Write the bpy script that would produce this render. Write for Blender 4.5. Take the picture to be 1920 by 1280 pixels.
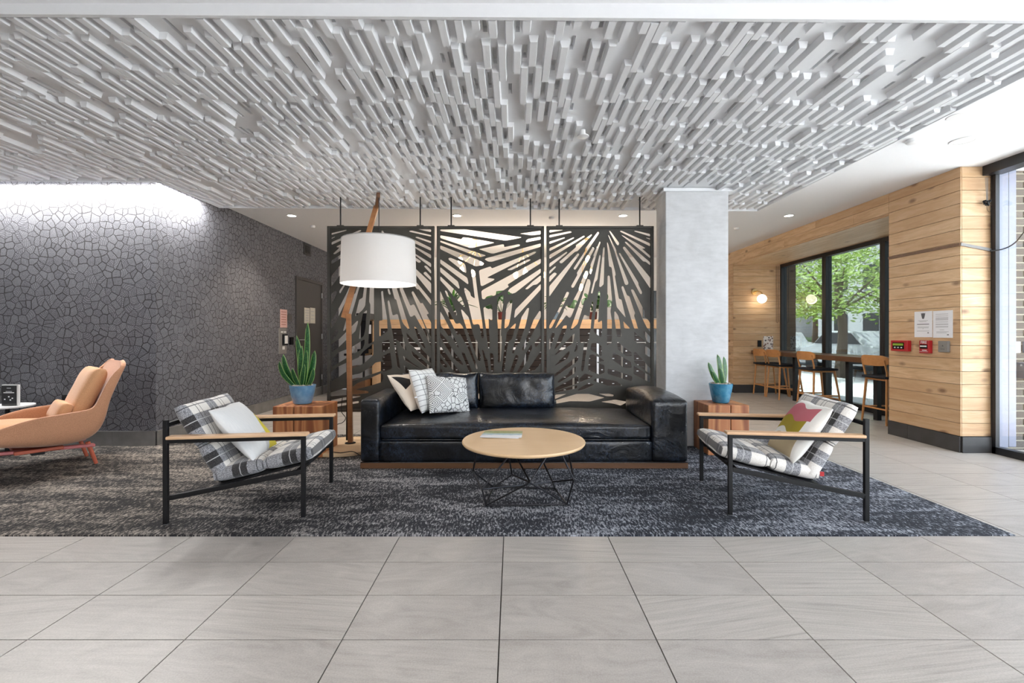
import bpy, bmesh, math, random
from mathutils import Vector, Matrix, Euler, geometry, noise
random.seed(7)
S = bpy.context.scene
for o in list(bpy.data.objects): bpy.data.objects.remove(o)
COL = S.collection
PI = math.pi
# ---------------------------------------------------------------- camera, light, exposure
H, F, VX, VY = 1.185, 868.0, 961.0, 627.0
cam = bpy.data.cameras.new('camera'); co = bpy.data.objects.new('camera', cam); COL.objects.link(co)
co.location = (0, 0, H); co.rotation_euler = (PI/2, 0, 0)
cam.sensor_width = 36; cam.lens = F/1920*36; cam.shift_x = -1/1920; cam.shift_y = -13/1920
cam.clip_start = .05; cam.clip_end = 300
S.camera = co
S.view_settings.view_transform = 'Standard'; S.view_settings.look = 'None'
S.view_settings.exposure = 0.35; S.view_settings.gamma = 1; S.view_settings.use_curve_mapping = False
W = bpy.data.worlds.new('sky'); S.world = W; W.use_nodes = True
nt = W.node_tree; nt.nodes.clear()
wo = nt.nodes.new('ShaderNodeOutputWorld'); bg = nt.nodes.new('ShaderNodeBackground')
sk = nt.nodes.new('ShaderNodeTexSky'); sk.sky_type = 'NISHITA'; sk.sun_disc = False
sk.sun_elevation = math.radians(48); sk.sun_rotation = math.radians(200); sk.air_density = 1.0; sk.dust_density = 4; sk.ozone_density = .6
mx = nt.nodes.new('ShaderNodeMixRGB'); mx.inputs[0].default_value = .72; mx.inputs[2].default_value = (6.2, 6.5, 7.0, 1)
nt.links.new(sk.outputs[0], mx.inputs[1])
nt.links.new(mx.outputs[0], bg.inputs[0]); bg.inputs[1].default_value = .85
nt.links.new(bg.outputs[0], wo.inputs[0])
def light(name, kind, loc, energy, color=(1,1,1), rot=(0,0,0), size=.2, size_y=None, spot=None, blend=.6, spread=None):
    l = bpy.data.lights.new(name, kind); o = bpy.data.objects.new(name, l); COL.objects.link(o)
    o.location = loc; o.rotation_euler = rot; l.energy = energy; l.color = color
    if kind == 'AREA':
        l.size = size
        if size_y: l.shape = 'RECTANGLE'; l.size_y = size_y
        if spread: l.spread = spread
    elif kind in ('POINT', 'SPOT'): l.shadow_soft_size = size
    if kind == 'SPOT': l.spot_size = spot; l.spot_blend = blend
    if kind == 'SUN': l.angle = size
    return o
# the sun stands behind the building: it lights the street and the trees only
light('sun', 'SUN', (0,0,20), 30, (1,.96,.90), (math.radians(28), 0, math.radians(220)), .01)
# unseen fill lights added under the front ceiling, behind the camera
for x in (-4.2, -1.4, 1.4):
    for y in (-2.2, .2):
        light('lobby_fill_light', 'AREA', (x, y, 2.74), 16, (1,.97,.94), (0,0,0), 1.2, .6)
# ---------------------------------------------------------------- helpers
def X(px, Y): return (px-VX)*Y/F
def Z(py, Y): return H-(py-VY)*Y/F
def P(px, py, Y): return Vector((X(px, Y), Y, Z(py, Y)))
def gy(py, z=0): return (H-z)*F/(py-VY)
MW = {}
def thing(name, label, cat, loc=(0,0,0), rz=0, group=None, kind=None, rot=None):
    o = bpy.data.objects.new(name, None); COL.objects.link(o)
    o.empty_display_size = .1
    o.location = loc; o.rotation_euler = rot or (0,0,rz)
    if label: o['label'] = label
    if cat: o['category'] = cat
    if group: o['group'] = group
    if kind: o['kind'] = kind
    MW[o.name] = Matrix.Translation(loc) @ Euler(rot or (0,0,rz)).to_matrix().to_4x4()
    return o
def tag(o, label=None, cat=None, group=None, kind=None):
    for k, v in (('label', label), ('category', cat), ('group', group), ('kind', kind)):
        if v: o[k] = v
    return o
def link(name, me, mat, parent=None, ml=None, smooth=False, bevel=0, ang=35, seg=2):
    if mat and not me.materials: me.materials.append(mat)
    o = bpy.data.objects.new(name, me); COL.objects.link(o)
    if smooth:
        me.shade_smooth(); me.set_sharp_from_angle(angle=math.radians(ang))
    if parent: o.parent = parent
    if ml is not None: o.matrix_local = ml; MW[o.name] = MW.get(parent.name, Matrix()) @ ml if parent else ml
    elif parent: MW[o.name] = MW.get(parent.name, Matrix())
    else: MW[o.name] = Matrix()
    if bevel:
        m = o.modifiers.new('bevel', 'BEVEL'); m.width = bevel; m.segments = seg; m.limit_method = 'ANGLE'; m.angle_limit = math.radians(40)
    return o
class MB:
    def __init__(s): s.v = []; s.f = []; s.uv = []; s.s = []
    def add(s, vs, fs, M=None):
        n = len(s.v)
        s.v += [(M @ Vector(v)) if M else Vector(v) for v in vs]
        s.f += [tuple(i+n for i in f) for f in fs]; return s
    def box(s, x0, x1, y0, y1, z0, z1, M=None):
        vs = [(x, y, z) for z in (z0, z1) for y in (y0, y1) for x in (x0, x1)]
        return s.add(vs, [(0,2,3,1), (4,5,7,6), (0,1,5,4), (2,6,7,3), (0,4,6,2), (1,3,7,5)], M)
    def cbox(s, c, d, M=None):
        return s.box(c[0]-d[0]/2, c[0]+d[0]/2, c[1]-d[1]/2, c[1]+d[1]/2, c[2]-d[2]/2, c[2]+d[2]/2, M)
    def bar(s, p0, p1, w, h, up=(0,0,1), w1=None, h1=None):
        p0 = Vector(p0); p1 = Vector(p1); d = (p1-p0).normalized(); up = Vector(up)
        if abs(d.dot(up)) > .98: up = Vector((0,1,0))
        a = d.cross(up).normalized(); b = a.cross(d).normalized()
        w1 = w1 or w; h1 = h1 or h
        vs = [p+a*i*ww/2+b*j*hh/2 for p, ww, hh in ((p0, w, h), (p1, w1, h1)) for j in (-1, 1) for i in (-1, 1)]
        return s.add(vs, [(0,2,3,1), (4,5,7,6), (0,1,5,4), (2,6,7,3), (0,4,6,2), (1,3,7,5)])
    def tube(s, pts, r, n=8, r1=None, closed=False):
        pts = [Vector(p) for p in pts]; m = len(pts); rings = []
        t0 = (pts[1]-pts[0]).normalized(); a = t0.orthogonal().normalized()
        for i, p in enumerate(pts):
            if closed: t = (pts[(i+1) % m]-pts[i-1]).normalized()
            else: t = (pts[min(i+1, m-1)]-pts[max(i-1, 0)]).normalized()
            a = (a-t*a.dot(t)).normalized(); b = t.cross(a)
            rr = r if r1 is None else r+(r1-r)*i/(m-1)
            rings.append([p+(a*math.cos(k*2*PI/n)+b*math.sin(k*2*PI/n))*rr for k in range(n)])
        vs = [v for rg in rings for v in rg]; fs = []
        for i in range(m if closed else m-1):
            j = (i+1) % m
            for k in range(n):
                fs.append((i*n+k, i*n+(k+1) % n, j*n+(k+1) % n, j*n+k))
        if not closed: fs += [tuple(range(n-1, -1, -1)), tuple((m-1)*n+k for k in range(n))]
        return s.add(vs, fs)
    def lathe(s, prof, n=32, c=(0,0,0), cap=True):
        vs = []; fs = []; m = len(prof)
        for r, z in prof:
            for k in range(n): vs.append((c[0]+r*math.cos(k*2*PI/n), c[1]+r*math.sin(k*2*PI/n), c[2]+z))
        for i in range(m-1):
            for k in range(n): fs.append((i*n+k, i*n+(k+1) % n, (i+1)*n+(k+1) % n, (i+1)*n+k))
        if cap: fs += [tuple(range(n-1, -1, -1)), tuple((m-1)*n+k for k in range(n))]
        return s.add(vs, fs)
    def prism(s, poly, y0, y1, ax='y'):
        n = len(poly)
        def mp(a, b, t): return (a, t, b) if ax == 'y' else ((t, a, b) if ax == 'x' else (a, b, t))
        vs = [mp(a, b, y0) for a, b in poly]+[mp(a, b, y1) for a, b in poly]
        fs = [tuple(range(n)), tuple(range(2*n-1, n-1, -1))]+[(i, i+n, (i+1) % n+n, (i+1) % n) for i in range(n)]
        return s.add(vs, fs)
    def ball(s, c, r, n=16, m=10, sz=1):
        prof = [(max(1e-4, r*math.sin(PI*i/m)), -r*sz*math.cos(PI*i/m)) for i in range(m+1)]
        return s.lathe(prof, n, c, cap=False)
    def build(s, name, mat, parent=None, smooth=False, bevel=0, world=True, ml=None, ang=35, seg=2):
        me = bpy.data.meshes.new(name)
        M = MW.get(parent.name, Matrix()).inverted() if (parent and world and ml is None) else None
        me.from_pydata([tuple(M @ v) if M else tuple(v) for v in s.v], [], s.f)
        bm = bmesh.new(); bm.from_mesh(me); bmesh.ops.recalc_face_normals(bm, faces=bm.faces); bm.to_mesh(me); bm.free()
        return link(name, me, mat, parent, ml, smooth, bevel, ang, seg)
def dup(o, ml=None, parent=None, name=None):
    c = o.copy(); COL.objects.link(c)
    if parent: c.parent = parent
    if ml is not None: c.matrix_local = ml
    return c
def dup_tree(root, loc, rz, label, group=None, scale=None):
    r = root.copy(); COL.objects.link(r); r.location = loc; r.rotation_euler = (0,0,rz); r['label'] = label
    if scale: r.scale = scale
    if group: r['group'] = group
    for ch in list(root.children):
        c = ch.copy(); COL.objects.link(c); c.parent = r
        for g in list(ch.children):
            d = g.copy(); COL.objects.link(d); d.parent = c
    MW[r.name] = Matrix.Translation(loc) @ Euler((0,0,rz)).to_matrix().to_4x4()
    return r
# ---------------------------------------------------------------- materials
class N:
    def __init__(s, name, **kw):
        s.m = bpy.data.materials.new(name); s.m.use_nodes = True; s.t = s.m.node_tree; s.t.nodes.clear()
        s.o = s.t.nodes.new('ShaderNodeOutputMaterial'); s.b = s.t.nodes.new('ShaderNodeBsdfPrincipled')
        s.t.links.new(s.b.outputs[0], s.o.inputs[0])
        for k, v in kw.items(): s.set(k, v)
    def set(s, k, v):
        k = {'col': 'Base Color', 'rough': 'Roughness', 'metal': 'Metallic', 'normal': 'Normal', 'emit': 'Emission Color', 'es': 'Emission Strength',
             'coat': 'Coat Weight', 'coatr': 'Coat Roughness', 'spec': 'Specular IOR Level', 'sheen': 'Sheen Weight', 'trans': 'Transmission Weight', 'alpha': 'Alpha', 'ior': 'IOR'}.get(k, k)
        s.inp(s.b.inputs[k], v)
    def inp(s, i, v):
        if isinstance(v, bpy.types.NodeSocket): s.t.links.new(v, i)
        elif isinstance(v, (tuple, list)) and i.type == 'RGBA': i.default_value = tuple(v)[:3]+(1,)
        else: i.default_value = v
    def n(s, ty, ins=None, **props):
        nd = s.t.nodes.new('ShaderNode'+ty)
        for k, v in props.items(): setattr(nd, k, v)
        for k, v in (ins or {}).items(): s.inp(nd.inputs[k], v)
        return nd
    def math(s, op, a, b=0, c=None):
        d = {0: a, 1: b}
        if c is not None: d[2] = c
        return s.n('Math', d, operation=op).outputs[0]
    def mix(s, f, a, b, bt='MIX'):
        nd = s.n('MixRGB', {0: f, 1: a, 2: b}, blend_type=bt); return nd.outputs[0]
    def ramp(s, v, stops):
        nd = s.n('ValToRGB', {0: v}); cr = nd.color_ramp
        while len(cr.elements) > 1: cr.elements.remove(cr.elements[-1])
        cr.elements[0].position = stops[0][0]; cr.elements[0].color = tuple(stops[0][1])[:3]+(1,)
        for p, c in stops[1:]:
            e = cr.elements.new(p); e.color = tuple(c)[:3]+(1,)
        return nd.outputs[0]
    def mr(s, v, a, b, c=0, d=1): return s.n('MapRange', {0: v, 1: a, 2: b, 3: c, 4: d}).outputs[0]
    def obj(s): return s.n('TexCoord').outputs['Object']
    def uv(s): return s.n('TexCoord').outputs['UV']
    def pos(s): return s.n('NewGeometry').outputs['Position']
    def rnd(s): return s.n('ObjectInfo').outputs['Random']
    def vec(s, v, sc=(1,1,1), loc=(0,0,0), rot=(0,0,0)): return s.n('Mapping', {'Vector': v, 'Scale': sc, 'Location': loc, 'Rotation': rot}).outputs[0]
    def noise(s, v, sc=5, det=3, r=.5, dist=0): return s.n('TexNoise', {'Vector': v, 'Scale': sc, 'Detail': det, 'Roughness': r, 'Distortion': dist}).outputs[0]
    def bump(s, h, st=.3, d=.01): return s.n('Bump', {'Height': h, 'Strength': st, 'Distance': d}).outputs[0]
    def sep(s, v): return s.n('SeparateXYZ', {0: v}).outputs
    def comb(s, x, y, z=0): return s.n('CombineXYZ', {0: x, 1: y, 2: z}).outputs[0]
def g(v): return (v, v, v)
def plain(name, col, rough=.5, nz=0, nsc=30, **kw):
    a = N(name, rough=rough, **kw)
    if nz:
        n = a.noise(a.obj(), nsc, 3)
        a.set('col', a.mix(a.mr(n, .3, .7), tuple(c*(1-nz) for c in col), tuple(min(1, c*(1+nz)) for c in col)))
    else: a.set('col', col)
    return a.m
M = {}
M['ceil'] = plain('white_ceiling_paint', (.84,.845,.86), .85, .01)
M['slat'] = plain('white_slat_paint', (.76,.77,.79), .7, .01)
M['white_wall'] = plain('white_wall_paint', (.80,.79,.785), .9, .01)
M['black'] = plain('black_powder_coat', (.007,.007,.008), .42, .1, spec=.3)
M['blackframe'] = plain('black_window_frame', (.012,.013,.016), .4, .1)
M['alu'] = plain('bluish_aluminium', (.19,.20,.26), .35, .04, metal=.3)
M['bronze'] = plain('dark_bronze_paint', (.054,.051,.043), .45, .08, 12, metal=.2)
M['chrome'] = plain('brushed_steel', (.55,.55,.56), .3, .05, metal=1)
M['darkmetal'] = plain('dark_metal', (.035,.035,.04), .3, .05, metal=.8)
M['gold'] = plain('brushed_brass', (.78,.55,.25), .3, .05, metal=1)
M['grout'] = plain('dark_grout', (.035,.032,.030), .9, .05)
M['whiteplastic'] = plain('white_plastic', (.8,.8,.8), .4)
M['paper'] = plain('white_paper', (.82,.83,.86), .8, .01)
M['ink'] = plain('grey_ink', (.12,.12,.13), .8)
M['midink'] = plain('light_grey_ink', (.42,.42,.44), .8)
M['red'] = plain('red_enamel', (.42,.012,.018), .35, .05)
M['pink'] = plain('pink_lacquer', (.62,.20,.20), .4, .04)
M['salmon'] = plain('salmon_lacquer', (.55,.13,.07), .4, .04)
M['brownmail'] = plain('dark_brown_mailbox_metal', (.022,.013,.009), .38, .15, 4, metal=.2)
M['soil'] = plain('grey_pebbles', (.42,.38,.33), .9, .5, 60)
M['navy'] = plain('navy_fabric', (.012,.014,.022), .9, .2, 60)
M['screenblack'] = plain('gloss_black', (.006,.006,.008), .15)
M['greypl'] = plain('grey_plate', (.22,.21,.20), .45, .03)
M['green'] = plain('green_display', (.25,.42,.03), .4)
M['ivory'] = plain('warm_door_grey', (.06,.055,.052), .45, .05)
def emit(name, col, st):
    a = N(name, col=(.8,.8,.8), emit=col, es=st); return a.m
M['bulb'] = emit('warm_bulb', (1,.72,.42), 14)
M['globe'] = emit('opal_globe', (1,.86,.68), 5)
M['disc'] = emit('downlight_diffuser', (1,.93,.85), 14)
M['offdisc'] = emit('faint_glow_diffuser', (1,.98,.96), 1.2)  # weak glow; on the unlit downlight it stands in for daylight
def m_oak(name, c1, c2, c3, knots=True, rough=.5, sc=1.0):
    a = N(name, rough=rough)
    rn = a.rnd(); o = a.n('VectorMath', {0: a.obj(), 1: a.comb(a.math('MULTIPLY', rn, 17.3), a.math('MULTIPLY', rn, 9.1), a.math('MULTIPLY', rn, 5.7))}, operation='ADD').outputs[0]
    w = a.noise(a.vec(o, (1.1*sc, 9*sc, 9*sc)), 2.2, 4, .55, .6)
    fine = a.noise(a.vec(o, (3*sc, 90*sc, 90*sc)), 3, 3, .6)
    c = a.ramp(w, [(.3, c1), (.48, c2), (.62, c3), (.75, c2)])
    c = a.mix(.35, c, a.ramp(fine, [(.35, tuple(x*.72 for x in c2)), (.6, c3)]))
    c = a.mix(a.mr(rn, 0, 1, 0, .6), c, c1)
    if knots:
        vo = a.n('TexVoronoi', {'Vector': a.vec(o, (2.6, 5.2, 5.2)), 'Scale': 1.0}, feature='F1')
        k = a.mr(vo.outputs[0], .05, .17, 1, 0)
        c = a.mix(a.math('MULTIPLY', k, .75), c, (.13,.06,.03))
    a.set('col', c); a.set('normal', a.bump(fine, .12, .002)); return a.m
M['oak'] = m_oak('oak_planks', (.46,.275,.14), (.61,.40,.22), (.74,.54,.34))
M['oaklight'] = m_oak('light_oak', (.62,.42,.24), (.70,.49,.29), (.74,.54,.34), False)
M['ash'] = m_oak('ash_table_top', (.68,.45,.25), (.71,.49,.28), (.74,.52,.31), False, .45, .6)
M['stoolwood'] = m_oak('orange_oak', (.50,.22,.07), (.58,.27,.09), (.64,.33,.13), False)
M['walnut'] = m_oak('walnut', (.20,.08,.03), (.28,.12,.045), (.35,.16,.06), False, .4)
M['walnutdark'] = m_oak('dark_walnut', (.10,.045,.02), (.15,.07,.03), (.20,.09,.04), False, .4)
M['armwood'] = m_oak('arm_rest_oak', (.60,.36,.20), (.68,.43,.25), (.74,.50,.31), False)
M['counteroak'] = m_oak('counter_oak', (.62,.38,.20), (.70,.45,.25), (.74,.50,.30), False)
def m_fir():
    a = N('reclaimed_fir', rough=.5)
    o = a.obj(); rn = a.rnd()
    o = a.n('VectorMath', {0: o, 1: a.comb(a.math('MULTIPLY', rn, 7.3), rn, a.math('MULTIPLY', rn, 3.1))}, operation='ADD').outputs[0]
    w = a.n('TexWave', {'Vector': a.vec(o, (1, 1, .16)), 'Scale': 2.4, 'Distortion': 9, 'Detail': 3, 'Detail Scale': 1.6}, wave_type='BANDS', bands_direction='X').outputs[0]
    c = a.ramp(w, [(0, (.24,.07,.025)), (.3, (.38,.14,.05)), (.65, (.52,.23,.09)), (1, (.42,.15,.055))])
    a.set('col', c); a.set('normal', a.bump(w, .1, .002)); return a.m
M['fir'] = m_fir()
def m_wallpaper():
    a = N('dark_patterned_wallpaper', rough=.75)
    p = a.sep(a.pos()); h = a.math('ADD', p[0], p[1])
    v = a.comb(h, p[2])
    v = a.n('VectorMath', {0: v, 1: a.n('VectorMath', {0: a.n('TexNoise', {'Vector': v, 'Scale': 14, 'Detail': 1}).outputs[1], 'Scale': .012}, operation='SCALE').outputs[0]}, operation='ADD').outputs[0]
    de = a.n('TexVoronoi', {'Vector': v, 'Scale': 13.0}, feature='DISTANCE_TO_EDGE', voronoi_dimensions='2D').outputs[0]
    f1 = a.n('TexVoronoi', {'Vector': v, 'Scale': 13.0}, feature='F1', voronoi_dimensions='2D')
    cc = a.sep(f1.outputs['Color'])
    # strokes: arcs about a point outside each cell
    ang = a.math('MULTIPLY', cc[0], 6.283)
    off = a.comb(a.math('MULTIPLY', a.math('COSINE', ang), .075), a.math('MULTIPLY', a.math('SINE', ang), .075))
    q = a.n('VectorMath', {0: v, 1: f1.outputs['Position']}, operation='SUBTRACT').outputs[0]
    d = a.n('VectorMath', {0: q, 1: off}, operation='DISTANCE').outputs['Value']
    d = a.math('ADD', d, a.math('MULTIPLY', a.noise(v, 60, 2), .006))
    st = a.math('SINE', a.math('MULTIPLY', d, a.mr(cc[1], 0, 1, 280, 620)))
    st = a.math('MULTIPLY', a.mr(st, .1, .9), a.mr(a.noise(v, 90, 2), .4, .6, .25, 1))
    base = a.mix(a.mr(cc[2], 0, 1), (.088,.090,.104), (.128,.130,.145))
    c = a.mix(a.math('MULTIPLY', st, .85), base, (.28,.282,.31))
    edge = a.math('GREATER_THAN', de, a.mr(cc[1], 0, 1, .02, .075))
    a.set('col', a.mix(edge, (.030,.028,.031), c)); return a.m
M['wallpaper'] = m_wallpaper()
def m_tile():
    a = N('grey_striated_porcelain', rough=.38)
    rn = a.rnd(); r2 = a.math('FRACT', a.math('MULTIPLY', rn, 13.7)); r3 = a.math('FRACT', a.math('MULTIPLY', rn, 71.3))
    wp = a.pos()
    o = a.n('VectorMath', {0: wp, 1: a.comb(a.math('MULTIPLY', rn, 31), a.math('MULTIPLY', r2, 17), 0)}, operation='ADD').outputs[0]
    o = a.n('VectorRotate', {'Vector': o, 'Angle': a.mr(r3, 0, 1, -.22, .22)}, rotation_type='Z_AXIS').outputs[0]
    s1 = a.noise(a.vec(o, (1.0, 30, 1)), 1.7, 8, .72, .5)
    cl = a.noise(a.vec(o, (2.4, 6, 1)), 1.3, 8, .68, 1.6)
    fine = a.noise(o, 160, 2, .6)
    b = a.mix(r2, (.31,.29,.275), (.39,.37,.35))
    stri = a.ramp(s1, [(.32, (.17,.155,.145)), (.45, (.34,.32,.30)), (.6, (.46,.44,.42))])
    cloud = a.ramp(cl, [(.3, (.25,.23,.215)), (.5, (.36,.34,.325)), (.7, (.46,.44,.42))])
    c = a.mix(a.mr(r2, .35, .65, .15, .8), cloud, stri)
    c = a.mix(.3, c, b)
    c = a.mix(1, c, (1.04,1.01,.97), 'MULTIPLY')
    c = a.mix(.12, c, a.ramp(fine, [(.35, g(.2)), (.65, g(.7))]))
    a.set('col', c); a.set('normal', a.bump(s1, .05, .002)); return a.m
M['tile'] = m_tile()
M['basetile'] = plain('grey_base_tile', (.20,.195,.19), .5, .15, 8)
M['darkbase'] = plain('charcoal_base', (.045,.044,.045), .45, .2, 6)
def m_rug():
    a = N('navy_fleck_carpet', rough=.95)
    p = a.pos()
    fl = a.noise(a.vec(p, (85, 24, 1), rot=(0,0,.12)), 1, 3, .7, .6)
    f2 = a.noise(a.vec(p, (75, 70, 1)), 1, 2, .6)
    big = a.noise(a.vec(p, (1.3, 5.0, 1)), 1, 3, .6, .4)
    mid = a.noise(a.vec(p, (6, 14, 1)), 1, 3, .6)
    sx = a.mr(a.sep(p)[0], -2.4, .6)  # warm-to-blue tint across the carpet, partly daylight painted into its colour
    dark = a.mix(big, (.008,.008,.010), a.mix(sx, (.024,.021,.020), (.012,.020,.040)))
    lite = a.mix(sx, (.40,.35,.30), (.40,.42,.47))
    amt = a.math('ADD', a.math('MULTIPLY', fl, .7), a.math('ADD', a.math('MULTIPLY', big, .30), a.math('MULTIPLY', mid, .20)))
    c = a.mix(a.mr(amt, .59, .68), dark, lite)
    c = a.mix(a.mr(f2, .45, .62, 0, .75), c, dark)
    a.set('col', c); a.set('normal', a.bump(fl, .7, .006)); return a.m
M['rug'] = m_rug()
def m_leather():
    a = N('black_navy_leather', coat=.45, coatr=.17, spec=.4)
    o = a.obj()
    n1 = a.noise(o, 38, 6, .75, 1.2); n2 = a.noise(o, 4, 3); w = a.noise(o, 5.5, 3, .55, 1.2)
    k = a.math('MULTIPLY', a.mr(n1, .45, .66), a.mr(n2, .38, .62))
    a.set('col', a.mix(k, (.0015,.002,.003), (.030,.048,.085)))
    a.set('rough', a.mr(n1, .3, .7, .24, .42))
    a.set('normal', a.bump(a.math('ADD', a.math('MULTIPLY', n1, .06), w), .30, .03))
    a.set('Coat Normal', a.bump(w, .30, .03)); return a.m
M['leather'] = m_leather()
def m_concrete():
    a = N('smooth_concrete', rough=.7)
    o = a.obj(); n1 = a.noise(o, 3.5, 5, .6, .6); n2 = a.noise(a.vec(o, (1, 1, 4)), 9, 4, .6)
    c = a.ramp(n1, [(.3, (.46,.465,.475)), (.5, (.55,.555,.57)), (.7, (.62,.625,.64))])
    c = a.mix(.3, c, a.ramp(n2, [(.3, g(.42)), (.7, g(.64))]))
    v = a.n('TexVoronoi', {'Vector': o, 'Scale': 5}, feature='F1').outputs[0]
    a.set('col', a.mix(a.mr(v, .025, .05, .6, 0), c, g(.08))); return a.m
M['concrete'] = m_concrete()
def m_plaid():
    a = N('black_white_plaid_wool', rough=.95, sheen=.3)
    p = a.sep(a.obj())
    def band(x, per, ph, wd):
        f = a.math('FRACT', a.math('ADD', a.math('DIVIDE', x, per), ph))
        return a.math('LESS_THAN', f, wd)
    per = .285
    wv = a.noise(a.vec(a.obj(), (190, 260, 190)), 1, 1); wk = a.mr(wv, .4, .6)
    bx = band(p[0], per, .12, .32); by = band(p[1], per, .3, .32)
    lx = a.math('MAXIMUM', band(p[0], per, .60, .022), band(p[0], per, .47, .018))
    ly = a.math('MAXIMUM', band(p[1], per, .78, .022), band(p[1], per, .65, .018))
    wx = band(p[0], per, -.04, .02); wy = band(p[1], per, .14, .02)
    cream = a.mix(wk, (.70,.665,.62), (.80,.77,.73))
    grey = a.mix(wk, (.13,.13,.14), (.38,.38,.40))
    blk = a.mix(wk, (.012,.012,.014), (.05,.046,.046))
    c = a.mix(bx, cream, grey)
    c = a.mix(by, c, grey)
    c = a.mix(a.math('MULTIPLY', bx, by), c, blk)
    c = a.mix(a.math('MULTIPLY', a.math('MAXIMUM', lx, ly), .9), c, (.03,.03,.034))
    c = a.mix(a.math('MULTIPLY', a.math('MAXIMUM', wx, wy), .7), c, (.6,.6,.6))
    a.set('col', c); a.set('normal', a.bump(wv, .3, .002)); return a.m
M['plaid'] = m_plaid()
def weave(name, col, col2=None, sc=300, **kw):
    a = N(name, rough=.92, sheen=.25, **kw)
    n = a.noise(a.obj(), sc, 2, .6)
    a.set('col', a.mix(a.mr(n, .35, .65), tuple(c*.86 for c in col), col2 or tuple(min(1, c*1.08) for c in col)))
    a.set('normal', a.bump(n, .3, .002)); return a.m
M['linen'] = weave('pale_linen', (.62,.62,.63)); M['cream'] = weave('cream_linen', (.72,.64,.54))
M['shade'] = None
def m_shade():
    a = N('white_linen_shade', rough=.9)
    n = a.noise(a.vec(a.obj(), (1, 1, 14)), 40, 2)
    a.set('col', a.mix(n, (.80,.79,.78), (.86,.85,.84)))
    tr = a.n('BsdfTranslucent', {0: (.8,.76,.72)}); mxs = a.n('MixShader', {0: .25})
    a.t.links.new(a.b.outputs[0], mxs.inputs[1]); a.t.links.new(tr.outputs[0], mxs.inputs[2]); a.t.links.new(mxs.outputs[0], a.o.inputs[0])
    return a.m
M['shade'] = m_shade()
def m_two(name, fn):
    a = N(name, rough=.92); a.set('col', fn(a)); return a.m
def lt(a, x, t): return a.math('LESS_THAN', x, t)
def gt(a, x, t): return a.math('GREATER_THAN', x, t)
def AND(a, x, y): return a.math('MULTIPLY', x, y)
def f_yellow(a):   # pale pillow with a grey panel and a yellow corner: local x right, y up
    p = a.sep(a.obj()); n = a.noise(a.vec(a.obj(), (60, 8, 1)), 3, 3)
    c = a.mix(n, (.60,.61,.62), (.74,.74,.73))
    c = a.mix(AND(a, gt(a, p[0], -.02), lt(a, p[1], -.08)), c, (.50,.50,.51))
    c = a.mix(AND(a, gt(a, a.math('SUBTRACT', p[0], a.math('MULTIPLY', p[1], .35)), .10), lt(a, p[1], .07)), c, (.60,.50,.05))
    return c
M['yellowpillow'] = m_two('pale_pillow_yellow_corner', f_yellow)
def f_pink(a):
    p = a.sep(a.obj()); w = a.math('MULTIPLY', a.math('SINE', a.math('MULTIPLY', p[0], 26)), .018)
    y = a.math('ADD', p[1], w); inx = AND(a, lt(a, p[0], .165), gt(a, p[0], -.185))
    inx2 = AND(a, lt(a, p[0], .145), gt(a, p[0], -.20)); ft = gt(a, p[2], 0)
    c = a.mix(a.noise(a.obj(), 200, 2), (.72,.70,.66), (.80,.78,.74))
    c = a.mix(AND(a, ft, AND(a, inx, AND(a, gt(a, y, .055), lt(a, y, .165)))), c, (.50,.14,.17))
    c = a.mix(AND(a, ft, AND(a, inx2, AND(a, gt(a, y, -.04), lt(a, y, .055)))), c, (.33,.25,.02))
    c = a.mix(AND(a, ft, AND(a, lt(a, p[0], .17), AND(a, gt(a, p[1], -.195), lt(a, y, -.085)))), c, (.47,.38,.24))
    return c
M['pinkpillow'] = m_two('abstract_print_pillow', f_pink)
def f_grid(a):
    p = a.sep(a.n('VectorMath', {0: a.obj(), 1: a.n('VectorMath', {0: a.n('TexNoise', {'Vector': a.obj(), 'Scale': 9}).outputs[1], 'Scale': .012}, operation='SCALE').outputs[0]}, operation='ADD').outputs[0])
    fx = a.math('FRACT', a.math('DIVIDE', p[0], .075)); fy = a.math('FRACT', a.math('DIVIDE', p[1], .05))
    l = a.math('MAXIMUM', lt(a, fx, .07), lt(a, fy, .09))
    side = a.math('LESS_THAN', p[2], .0)
    c = a.mix(a.math('MULTIPLY', l, .85), (.80,.80,.79), (.06,.06,.07))
    return a.mix(side, c, (.68,.60,.52))
M['gridpillow'] = m_two('grid_print_pillow', f_grid)
def f_aztec(a):
    o = a.vec(a.obj(), rot=(0,0,.785)); p = a.sep(o)
    def cell(x, s): return a.math('ABSOLUTE', a.math('SUBTRACT', a.math('FRACT', a.math('DIVIDE', x, s)), .5))
    m = a.math('MAXIMUM', cell(p[0], .14), cell(p[1], .14))
    l = gt(a, a.math('SINE', a.math('MULTIPLY', m, 62)), .35)
    v = a.n('TexVoronoi', {'Vector': o, 'Scale': 21}, feature='DISTANCE_TO_EDGE', distance='CHEBYCHEV').outputs[0] if False else a.n('TexVoronoi', {'Vector': o, 'Scale': 21}, feature='DISTANCE_TO_EDGE').outputs[0]
    l2 = lt(a, v, .06)
    k = gt(a, a.noise(o, 7, 1), .5)
    l = a.mix(k, l, l2)
    return a.mix(a.math('MULTIPLY', l, .85), (.76,.76,.75), (.045,.045,.05))
M['aztec'] = m_two('tribal_line_print_pillow', f_aztec)
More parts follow.
